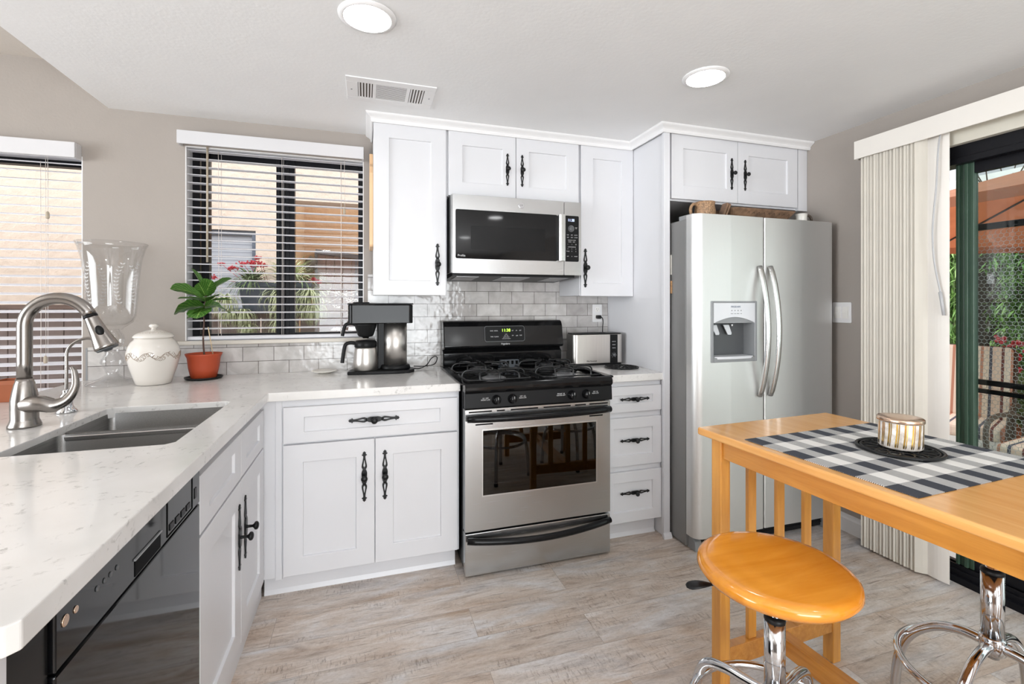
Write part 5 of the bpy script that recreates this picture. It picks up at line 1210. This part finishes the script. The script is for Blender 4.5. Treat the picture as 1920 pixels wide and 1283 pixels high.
# ------------------------------------------------------------------ stools
def stool(label, loc, rz, col_top, seat_z, legs_rot, dz, ring_z):
    t = thing('bar_stool', label, 'stool', loc, 'swivel stools at the table')
    s = MB().lathe([(0.09, seat_z - 0.042), (0.150, seat_z - 0.041), (0.169, seat_z - 0.034), (0.1785, seat_z - 0.020), (0.176, seat_z - 0.008), (0.165, seat_z - 0.001), (0.150, seat_z), (0.06, seat_z - 0.002), (1e-4, seat_z - 0.003)], (0, 0, 0), 72)
    obj('seat', s, 'seat_wood', t, local=True)
    obj('swivel_plate', MB().prism(rrect(-0.07, 0.07, -0.07, 0.07, 0.01), 'z', seat_z - 0.052, seat_z - 0.0425), 'black_satin', t, local=True)
    obj('gas_rod', MB().lathe([(0.0140, 0.36), (0.0140, seat_z - 0.052)], (0, 0, 0), 24), 'chrome', t, local=True)
    c = obj('column', MB().lathe([(0.0235, 0.385 + dz), (0.0235, col_top)], (0, 0, 0), 32), 'chrome', t, local=True)
    obj('column_collar', MB().lathe([(0.0225, col_top), (0.0245, col_top + 0.003), (0.0235, col_top + 0.010), (0.016, col_top + 0.014)], (0, 0, 0), 28), 'rubber_black', t, local=True)
    obj('hub', MB().lathe([(0.018, 0.345 + dz), (0.026, 0.352 + dz), (0.028, 0.385 + dz), (0.0265, 0.392 + dz), (0.024, 0.396 + dz)], (0, 0, 0), 32), 'chrome', t, local=True)
    for k in range(4):
        a = R(legs_rot + 90 * k); pr_ = [(0.022, 0.372 + dz), (0.07, 0.368 + dz), (0.13, 0.348 + dz * .6), (0.185, 0.300), (0.212, 0.22), (0.222, 0.12), (0.228, 0.03), (0.230, 0.012)]
        pts = smoothpath([(r * math.cos(a), r * math.sin(a), z) for r, z in pr_], 5)
        l_ = obj('leg', MB().tube(pts, 0.0125, 14), 'chrome', t, local=True)
        obj('foot_cap', MB().lathe([(0.014, 0.0), (0.0155, 0.004), (0.014, 0.022)], (0.230 * math.cos(a), 0.230 * math.sin(a), 0), 16), 'rubber_black', l_, local=True)
    fr_r = 0.196; ringp = [(fr_r * math.cos(2 * PI * k / 64), fr_r * math.sin(2 * PI * k / 64), ring_z) for k in range(64)]
    obj('foot_ring', MB().tube(ringp, 0.0095, 12, closed=True), 'chrome', t, local=True)
    lvp = smoothpath([(0.06 * math.cos(R(158)), 0.06 * math.sin(R(158)), seat_z - 0.056), (0.13 * math.cos(R(158)), 0.13 * math.sin(R(158)), seat_z - 0.058), (0.178 * math.cos(R(158)), 0.178 * math.sin(R(158)), seat_z - 0.060), (0.212 * math.cos(R(158)), 0.212 * math.sin(R(158)), seat_z - 0.066)], 5)
    obj('height_lever', MB().tube(lvp, [0.006] * 8 + [0.010, 0.013, 0.015, 0.0165, 0.0165, 0.016, 0.012, 0.006][:len(lvp) - 8], 12, flat=0.35, up=(0, 0, 1)), 'rubber_black', t, local=True)
    t.rotation_euler = (0, 0, rz)
    return t
stool('honey wood swivel stool with black lever, left of the table', (0.960, -1.970, 0), 0.0, 0.520, 0.660, 20, -0.04, 0.262)
stool('chrome swivel stool half hidden beyond the table, near the patio door', (1.590, -2.070, 0), R(180), 0.583, 0.708, 8, 0.022, 0.306)

# ------------------------------------------------------------------ patio door, vertical blinds
door = bpy.data.objects.new('door_1', None); COL.objects.link(door); door.location = (XR + 0.05, (D0 + D1) / 2, 0); door['kind'] = 'structure'
obj('door_frame', MB().box(XR + 0.0, XR + 0.13, D1, D0, 1.955, 2.068).box(XR + 0.02, XR + 0.13, D1, D0, 0.0, 0.055).box(XR - 0.006, XR + 0.03, D1, D0, 1.945, 1.975).box(XR, XR + 0.13, D1, D1 + 0.04, 0.05, 1.955), 'frame_black', door, bevel=0.002)
obj('door_track', MB().box(XR + 0.0, XR + 0.02, D1, D0, 0.0, 0.03).box(XR + 0.03, XR + 0.036, D1, D0 - 0.01, 0.055, 0.075).box(XR + 0.07, XR + 0.076, D1, D0 - 0.01, 0.055, 0.07), 'frame_black', door)
XG = XR + 0.045
st = MB()
for i, (a, b_) in enumerate(((0.0, 0.013), (0.017, 0.028), (0.032, 0.046), (0.050, 0.064))):
    st.box(XG - (0.012 if i % 2 == 0 else 0.004), XG + 0.03, -1.397 - b_, -1.397 - a, 0.075, 1.955)
st.box(XG - 0.002, XG + 0.028, -1.462, -1.397, 0.075, 1.955)
obj('sliding_stile', st, 'frame_green', door, bevel=0.002, label='dark green door stile')
obj('sliding_rail', MB().box(XG, XG + 0.03, D1 + 0.04, -1.462, 0.075, 0.16).box(XG, XG + 0.03, D1 + 0.04, -1.462, 1.90, 1.955), 'frame_black', door)
obj('pane', MB().box(XG + 0.014, XG + 0.018, D1 + 0.04, -1.462, 0.16, 1.90), 'door_glass', door)
t = thing('vertical_blind', 'cream vertical blind drawn to the left of the patio door', 'blind', (2.55, -1.25, 0.01))
obj('valance', MB().box(2.498, 2.506, -3.4, -1.030, 2.070, 2.166).box(2.506, XR - 0.001, -1.038, -1.030, 2.070, 2.166), 'off_white', t, bevel=0.002)
obj('track', MB().box(2.535, 2.585, -3.38, -1.05, 2.105, 2.140), 'cream_track', t, bevel=0.002)
obj('track', MB().box(2.585, XR - 0.001, -3.38, -1.39, 2.03, 2.150), 'cream_track', t, bevel=0.002, label='beige header board behind the track')
for k in range(17):
    y = -1.085 - k * 0.0158; th_ = R(-42 + 4 * math.sin(k * 2.1))
    pts = []
    for j in range(7):
        a = 0.088 * (j / 6 - .5); b_ = -0.006 * math.sin(PI * j / 6); pts.append((2.548 + a * math.cos(th_) - b_ * math.sin(th_), y + a * math.sin(th_) + b_ * math.cos(th_)))
    poly = pts + [(p[0] + 0.0004, p[1] + 0.0010) for p in pts[::-1]]
    obj('vane', MB().prism(poly, 'z', 0.012, 2.103, smooth=False), 'vane_cream', t)
pts = [(2.548 - 0.005 * math.sin(PI * j / 6), -1.345 - 0.087 * j / 6) for j in range(7)]
obj('vane', MB().prism(pts + [(p[0] + 0.0012, p[1]) for p in pts[::-1]], 'z', 0.012, 2.103), 'off_white', t, label='end vane turned flat to the room')
cordp = smoothpath([(2.535, -1.408, 2.10), (2.52, -1.405, 2.02), (2.515, -1.400, 1.85), (2.515, -1.385, 1.65), (2.52, -1.388, 1.5), (2.525, -1.410, 1.35)], 8)
obj('cord', MB().tube(cordp, 0.0035, 8), 'cord_grey', t)
obj('cord_weight', MB().tube([(2.525, -1.409, 1.352), (2.527, -1.422, 1.245)], [0.007, 0.006], 10), 'cord_grey', t)

# ------------------------------------------------------------------ outside: patio seen through the sliding door
struct('ground', MB().box(-8, 14, 0.2, 12, -0.30, -0.25).box(2.78, 14, -9, 0.2, -0.30, -0.12), 'patio_concrete')
XS = 2.86
t = thing('wire_screen', 'black framed chicken-wire screen standing outside the patio door', 'screen', (XS, -2.0, -0.12))
yy0, yy1 = -2.30, -1.335
obj('frame', MB().box(XS - 0.012, XS + 0.012, yy0, yy1, 1.655, 1.685).box(XS - 0.012, XS + 0.012, yy0, yy1, 0.865, 0.885).box(XS - 0.012, XS + 0.012, yy0, yy1, 0.905, 0.930).box(XS - 0.012, XS + 0.012, yy0, yy1, -0.12, -0.09).box(XS - 0.012, XS + 0.012, yy1 - 0.02, yy1, -0.12, 1.685).box(XS - 0.012, XS + 0.012, yy0, yy0 + 0.02, -0.12, 1.685), 'frame_black', t, bevel=0.002)
def hexwire():
    mb = MB(); a = 0.0120; dx = a * math.sqrt(3); dz = a * 1.5; r = 0.0010; ny = int((yy1 - yy0) / dx); nz = int(1.75 / dz)
    for j in range(nz):
        for i in range(ny):
            cy = yy0 + 0.02 + dx * (i + 0.5 * (j % 2)); cz = -0.09 + dz * j
            if cz + a > 1.655 or cy + dx > yy1: continue
            P = [(XS, cy + a * math.cos(R(90 - 60 * k)), cz + a * math.sin(R(90 - 60 * k))) for k in range(4)]
            for p, q in zip(P[:-1], P[1:]):
                mb.tube([p, q], r, 3, caps=False)
    return mb
obj('wire_mesh', hexwire(), 'wire_grey', t)

# patio chairs with striped cushions
def patio_chair(loc, rz, label):
    t = thing('patio_chair', label, 'chair', loc, 'striped patio chairs')
    def cushion(L, w, th, M): return MB().prism(rrect(-w / 2, w / 2, 0, L, 0.03, 4), 'z', -th / 2, th / 2).xf(M)
    seatM = Matrix.Translation((0, -0.25, 0.47)) ; backM = Matrix.Translation((0, 0.22, 0.50)) @ Matrix.Rotation(R(78), 4, 'X')
    SW = Matrix.Rotation(R(90), 4, 'Z')
    obj('seat_cushion', cushion(0.5, 0.52, 0.10, seatM).xf(SW), 'striped_fabric', t, local=True, bevel=0.03, seg=3)
    obj('back_cushion', cushion(0.58, 0.52, 0.10, backM).xf(SW), 'striped_fabric', t, local=True, bevel=0.03, seg=3)
    fr = MB()
    for s_ in (-1, 1):
        fr.tube(smoothpath([(s_ * 0.29, -0.26, 0.0), (s_ * 0.29, -0.27, 0.40), (s_ * 0.30, -0.22, 0.64), (s_ * 0.30, 0.10, 0.66), (s_ * 0.29, 0.27, 0.62)], 4), 0.016, 8)
        fr.tube([(s_ * 0.27, 0.24, 0.0), (s_ * 0.27, 0.22, 0.45), (s_ * 0.27, 0.36, 1.04)], 0.015, 8)
    fr.tube([(-0.27, 0.365, 1.06), (0.27, 0.365, 1.06)], 0.015, 8)
    for k in range(6): fr.box(-0.27, 0.27, 0.27 + 0.022 * k, 0.28 + 0.022 * k, 0.52 + 0.09 * k, 0.55 + 0.09 * k)
    obj('frame', fr.xf(SW), 'lantern_bronze', t, local=True)
    t.rotation_euler = (0, 0, rz); return t
patio_chair((4.15, -1.15, -0.12), R(188), 'striped patio chair nearest the sliding door behind the wire screen')
patio_chair((4.45, -0.42, -0.12), R(200), 'striped patio chair showing left of the green door stile')

def rosette(mb, c, n, L, w, droop, seed, el0=70, spread=50):
    rnd = random.Random(seed)
    for k in range(n):
        az = rnd.uniform(0, 2 * PI); el = R(el0 - rnd.uniform(0, spread)); l_ = L * rnd.uniform(.6, 1.1); p = Vector(c); seg = 5; pts = []
        for i in range(seg + 1):
            ww = w * (1 - i / seg) + 0.0008; e_ = el - R(droop) * i / seg; side = Vector((-math.sin(az), math.cos(az), 0)) * ww
            pts += [p - side, p + side]; p = p + Vector((math.cos(az) * math.cos(e_), math.sin(az) * math.cos(e_), math.sin(e_))) * l_ / seg
        mb.add(pts, [(2 * i, 2 * i + 1, 2 * i + 3, 2 * i + 2) for i in range(seg)], False)
    return mb
# bamboo hedge beyond the patio
def bamboo(x, y, h, seed, label):
    t = thing('bamboo_clump', label, 'bamboo', (x, y, -0.12), 'bamboo along the patio fence')
    rnd = random.Random(seed); stems = MB(); lv = MB()
    for k in range(7):
        bx, by = x + rnd.uniform(-.08, .08), y + rnd.uniform(-.13, .13); tx, ty = bx + rnd.uniform(-.1, .05), by + rnd.uniform(-.1, .1)
        stems.tube([(bx, by, -0.12), ((bx + tx) / 2, (by + ty) / 2, h * .5), (tx, ty, h)], [0.009, 0.007, 0.003], 6)
        for j in range(430):
            u = rnd.uniform(0.12, 1.0) ** 0.75; c = Vector((bx + (tx - bx) * u + rnd.uniform(-.12, .12), by + (ty - by) * u + rnd.uniform(-.13, .13), h * u + rnd.uniform(-.1, .1)))
            az = rnd.uniform(0, 2 * PI); e_ = R(rnd.uniform(-70, 25)); d = Vector((math.cos(az) * math.cos(e_), math.sin(az) * math.cos(e_), math.sin(e_))); s_ = d.cross(Vector((0, 0, 1))).normalized(); L = rnd.uniform(.10, .18); w = .012
            lv.add([c, c + d * L * .35 + s_ * w, c + d * L, c + d * L * .35 - s_ * w], [(0, 1, 2, 3)])
    obj('stems', stems, 'leaf_deep', t); o = obj('leaves', lv, 'foliage', t)
for i, (x, y, h) in enumerate(((7.45, 1.30, 2.3), (7.45, 0.60, 2.3), (7.45, -0.10, 2.3), (7.45, -0.80, 2.3), (7.45, -1.50, 2.3), (7.45, 2.0, 2.4))):
    bamboo(x, y, h, 20 + i, ('bamboo clump seen between the blind and the green stile', 'bamboo clump just right of the green door stile', 'bamboo clump in the middle behind the wire screen', 'bamboo clump at the right edge of the wire screen', 'bamboo clump right of the view through the door', 'bamboo clump farthest back by the fence')[i])
t = thing('lattice_fence', 'dark wooden fence behind the bamboo on the patio', 'fence', (8.1, 0, -0.12))
obj('boards', MB().box(8.10, 8.14, -4.5, 3.6, -0.12, 2.2), 'lattice_wood', t)
obj('top_rail', MB().box(8.05, 8.18, -4.5, 3.6, 2.2, 2.25), 'lattice_wood', t)
# red flowers in a pot on the patio
t = thing('red_geranium', 'red flowering potted plant behind the striped patio chair', 'plant', (5.42, -0.36, -0.12))
obj('pot', MB().lathe([(0.12, 0), (0.17, 0.30), (0.18, 0.34), (0.15, 0.34), (0.14, 0.28)], (5.42, -0.36, -0.12), 28), 'clay_brown', t)
obj('foliage', rosette(MB(), (5.42, -0.36, 0.2), 160, 0.64, 0.018, 50, 3, 88, 40), 'leaf_deep', t)
rnd = random.Random(5)
for k in range(9):
    c = (5.36 + rnd.uniform(-.14, .14), -0.40 + rnd.uniform(-.24, .20), 0.86 + rnd.uniform(-.13, .14)); m_ = MB()
    for j in range(14): m_.ball((c[0] + rnd.gauss(0, .022), c[1] + rnd.gauss(0, .022), c[2] + rnd.gauss(0, .018)), 0.016, 8, 5)
    obj('blossom', m_, 'petal_red', t)
# patio umbrella
t = thing('patio_umbrella', 'rust-coloured patio umbrella outside the sliding door', 'umbrella', (5.40, -0.90, -0.12))
ux, uy, uz = 5.40, -0.90, 2.08
def umb():
    mb = MB(); n = 8; R0 = 1.75
    vs = [(ux, uy, uz + 0.42)]
    for k in range(n): a = 2 * PI * k / n + R(22.5); vs.append((ux + R0 * math.cos(a), uy + R0 * math.sin(a), uz - 0.13))
    for k in range(n): a = 2 * PI * k / n + R(22.5); vs.append((ux + R0 * 1.0 * math.cos(a), uy + R0 * 1.0 * math.sin(a), uz - 0.20))
    fs = [(0, 1 + k, 1 + (k + 1) % n) for k in range(n)] + [(1 + k, 1 + (k + 1) % n, 9 + (k + 1) % n, 9 + k) for k in range(n)]
    return mb.add(vs, fs)
TILT = Matrix.Translation((ux, uy, uz)) @ Matrix.Rotation(R(2.5), 4, 'Y') @ Matrix.Translation((-ux, -uy, -uz))
cn = obj('canopy', umb().xf(TILT), 'umbrella_rust', t); sd = cn.modifiers.new('solid', 'SOLIDIFY'); sd.thickness = 0.003
obj('pole', MB().lathe([(0.2, 0), (0.2, 0.05), (0.022, 0.06), (0.02, 2.70)], (ux, uy, -0.12), 16), 'umbrella_rib', t)
for k in range(8):
    a = 2 * PI * k / 8 + R(22.5); obj('rib', MB().tube([(ux, uy, uz + 0.40), (ux + 1.73 * math.cos(a), uy + 1.73 * math.sin(a), uz - 0.145)], 0.010, 6).xf(TILT), 'umbrella_rib', t)
# the house behind the patio
t = thing('neighbour_house', 'grey neighbouring house with a white roof edge beyond the patio', 'house', (9, 2, -0.12))
obj('wall', MB().box(8.5, 8.9, -6, 9, -0.12, 6.0), 'house_grey', t)
obj('roof_edge', MB().prism([(8.25, 2.68), (8.5, 2.70), (8.5, 3.14), (8.25, 3.10)], 'y', -6, 9), 'house_fascia', t)
w = obj('window', MB().box(8.46, 8.50, 0.80, 1.28, 3.3, 4.5), 'neighbour_frame', t); obj('pane', MB().box(8.45, 8.46, 0.84, 1.24, 3.36, 4.44), 'neighbour_blind', w)
t = thing('bare_tree', 'small bare tree above the umbrella by the grey house', 'tree', (7.75, 1.20, -0.12))
tb = MB(); rnd = random.Random(11)
def branch(p, d, L, r, lev):
    q = p + d * L; tb.tube([p, (p + q) / 2 + Vector((rnd.gauss(0, .02), rnd.gauss(0, .02), 0)), q], [r, r * .85, r * .7], 5)
    if lev:
        for k in range(3):
            nd = (d + Vector((rnd.gauss(0, .3), rnd.gauss(0, .3), rnd.uniform(.0, .35)))).normalized(); branch(q, nd, L * .68, r * .62, lev - 1)
branch(Vector((7.75, 1.20, -0.12)), Vector((0.1, -.05, 1)).normalized(), 1.75, 0.022, 5)
obj('branches', tb, 'bark', t)

# ------------------------------------------------------------------ outside: neighbour's wall seen through the kitchen windows
YN = 2.6
t = thing('stucco_house', 'beige stucco house close outside the kitchen windows', 'house', (-1.5, 3.0, -0.25))
obj('wall', MB().box(-6, -1.70, YN, YN + 0.3, -0.25, 3.6).box(-1.70, -1.10, YN, YN + 0.3, -0.25, 1.2).box(-1.70, -1.10, YN, YN + 0.3, 2.06, 3.6).box(-1.10, -0.79, YN, YN + 0.3, -0.25, 3.6).box(-0.79, 2.6, YN, YN + 0.3, 2.405, 3.6), 'stucco', t)
obj('porch_wall', MB().box(-0.79, 2.6, 4.0, 4.2, -0.25, 3.0).box(-1.0, -0.79, YN + 0.3, 4.0, -0.25, 3.0), 'stucco_shaded', t)  # open to the sky; the recess's shade is in the wall colour
w = obj('window', MB().box(-1.70, -1.66, YN + 0.03, YN + 0.10, 1.2, 2.06).box(-1.14, -1.10, YN + 0.03, YN + 0.10, 1.2, 2.06).box(-1.66, -1.14, YN + 0.03, YN + 0.10, 2.015, 2.06).box(-1.66, -1.14, YN + 0.03, YN + 0.10, 1.2, 1.25), 'neighbour_frame', t)
obj('shade', MB().box(-1.66, -1.14, YN + 0.07, YN + 0.075, 1.25, 2.015), 'neighbour_blind', w)
t = thing('porch_gate', 'brown plank gate in the shade-toned porch wall outside', 'gate', (-0.3, 3.95, -0.25))
g = MB()
for k in range(9): g.box(-0.62 + 0.11 * k, -0.62 + 0.11 * k + 0.102, 3.93, 3.96, -0.25, 1.96 - 0.012 * k)
obj('planks', g, 'gate_brown', t)
obj('gate_frame', MB().prism([(-0.645, 1.97), (0.4, 1.86), (0.4, 1.92), (-0.645, 2.03)], 'y', 3.91, 3.965).box(-0.655, -0.62, 3.91, 3.965, -0.25, 2.0).box(-0.14, -0.11, 3.915, 3.93, -0.25, 1.92), 'gate_frame', t)
t = thing('porch_lantern', 'bronze lantern on the shade-toned porch wall beside the gate', 'lantern', (-0.70, 3.9, 1.7))
obj('wall_bracket', MB().lathe([(0.045, 0), (0.045, -0.02), (0.02, -0.03)], (-0.73, 3.998, 1.76), 20, axis='y').tube([(-0.73, 3.98, 1.78), (-0.72, 3.90, 1.92), (-0.70, 3.88, 1.93)], 0.01, 8), 'lantern_bronze', t)
obj('shade', MB().lathe([(0.015, 0.10), (0.06, 0.06), (0.085, 0.0), (0.07, -0.06), (0.03, -0.10), (0.01, -0.11)], (-0.70, 3.88, 1.83), 20), 'lantern_bronze', t)

t = thing('garden_fence', 'low brown wooden fence just outside the right-hand kitchen window', 'fence', (-0.6, 1.25, -0.25))
obj('top_rail', MB().box(-1.90, 2.0, 1.17, 1.27, 1.185, 1.222), 'fence_wood', t, bevel=0.003)
g = MB()
for k in range(28): g.box(-1.90 + 0.14 * k, -1.90 + 0.14 * k + 0.128, 1.21, 1.23, -0.25, 1.185)
obj('boards', g, 'fence_dark', t)
obj('post', MB().box(-0.66, -0.57, 1.175, 1.21, -0.25, 1.184), 'fence_light', t); obj('post', MB().box(-1.6, -1.51, 1.175, 1.21, -0.25, 1.184), 'fence_light', t)
t = thing('slatted_fence', 'tall grey plank fence outside the left-hand kitchen window', 'fence', (-3, 1.3, -0.25))
g = MB()
for k in range(30): g.box(-5.0 + 0.105 * k, -5.0 + 0.105 * k + 0.098, 1.28, 1.30, -0.25, 1.26)
obj('boards', g, 'fence_dark', t)
obj('top_rail', MB().box(-5.0, -1.86, 1.22, 1.32, 1.2605, 1.29), 'fence_wood', t)
# planter boxes and trailing plants on the fence
def hang_planter(x0, x1, z0, z1, y0, y1, label):
    t = thing('planter_box', label, 'planter', ((x0 + x1) / 2, (y0 + y1) / 2, z0))
    obj('tub', MB().prism([(x0 + .04, z0), (x1 - .04, z0), (x1, z1), (x0, z1)], 'y', y0, y1), 'planter_slate', t, bevel=0.006)
    obj('rim', MB().box(x0 - 0.012, x1 + 0.012, y0 - 0.012, y1 + 0.012, z1 - 0.035, z1), 'planter_slate', t, bevel=0.004)
    return t
hang_planter(-0.93, -0.42, 1.2225, 1.462, 1.14, 1.34, 'dark slate planter box resting on the low wooden fence')
t = thing('grassy_plant', 'pale grassy plant with red flower heads growing in the slate planter', 'plant', (-0.68, 1.24, 1.45))
obj('blades', rosette(MB(), (-0.58, 1.24, 1.44), 260, 0.38, 0.0062, 80, 1, 80, 50), 'leaf_pale', t)
obj('blades', rosette(rosette(MB(), (-0.85, 1.24, 1.44), 220, 0.28, 0.008, 90, 2, 70, 60), (-0.50, 1.24, 1.42), 110, 0.36, 0.005, 110, 9, 60, 60), 'leaf_deep', t)
rnd = random.Random(4)
for k, (x, z, s_) in enumerate(((-0.86, 1.605, 1.3), (-0.98, 1.57, .9), (-0.80, 1.655, .7), (-0.90, 1.60, 1), (-0.77, 1.60, .9), (-1.12, 1.50, .8), (-0.40, 1.49, .9), (-0.83, 1.615, 1.2), (-1.05, 1.60, .5), (-0.36, 1.475, .6))):
    m_ = MB()
    for j in range(30): m_.ball((x + rnd.gauss(0, .020 * s_), 1.18 + rnd.gauss(0, .015), z + rnd.gauss(0, .009 * s_)), 0.0062, 6, 4, sc=(1, 1, 1))
    m_.tube([(x, 1.19, z), (x * .6 - .27, 1.22, 1.46)], 0.002, 5); obj('flower_head', m_, 'petal_red', t)
for i, (x, y, z, L, n_, lb) in enumerate(((-1.00, 1.10, 1.33, .20, 60, 'spider plant hanging left of the slate planter'), (-0.62, 1.08, 1.36, .24, 80, 'spider plant trailing over the middle of the slate planter'), (-0.62, 1.06, 1.14, .20, 60, 'spider plant hanging below the low fence rail'), (-0.42, 1.08, 1.36, .24, 80, 'spider plant hanging at the right end of the slate planter'), (-0.88, 1.08, 1.22, .16, 60, 'small spider plant under the left end of the planter'), (-1.72, 1.10, 1.28, .24, 70, 'spider plant seen at the edge of the left-hand window'))):
    t = tag(obj('spider_plant', rosette(rosette(MB(), (x, y, z), n_ * 2, L, 0.0056, 150, 30 + i, 60, 80), (x + .03, y - .02, z - 0.10), n_ * 2, L * .8, 0.0052, 150, 60 + i, 50, 80), 'leaf_pale', loc=(x, y, z)), lb, 'plant', 'spider plants on the fence')
t = thing('blossom_sprig', 'thin white flowering sprigs in front of the brown porch gate', 'plant', (-0.2, 1.3, 1.3))
sp = MB(); rnd = random.Random(8)
for a, b_ in (((-0.42, 1.25, 1.44), (-0.03, 1.25, 1.28)), ((-0.42, 1.24, 1.36), (-0.14, 1.25, 1.22)), ((-0.40, 1.26, 1.40), (-0.02, 1.25, 1.34)), ((-0.30, 1.26, 1.30), (-0.02, 1.25, 1.42)), ((-0.2, 1.26, 1.30), (-0.01, 1.25, 1.25))):
    a = Vector(a); b_ = Vector(b_); sp.tube([a, (a + b_) / 2 + Vector((0, 0, .02)), b_], 0.0022, 5)
    for k in range(16): p = a.lerp(b_, rnd.uniform(.3, 1)) + Vector((rnd.gauss(0, .012), rnd.gauss(0, .01), rnd.gauss(0, .014))); sp.ball(p, 0.0065, 6, 4)
obj('twigs', sp, 'saucer_white', t)
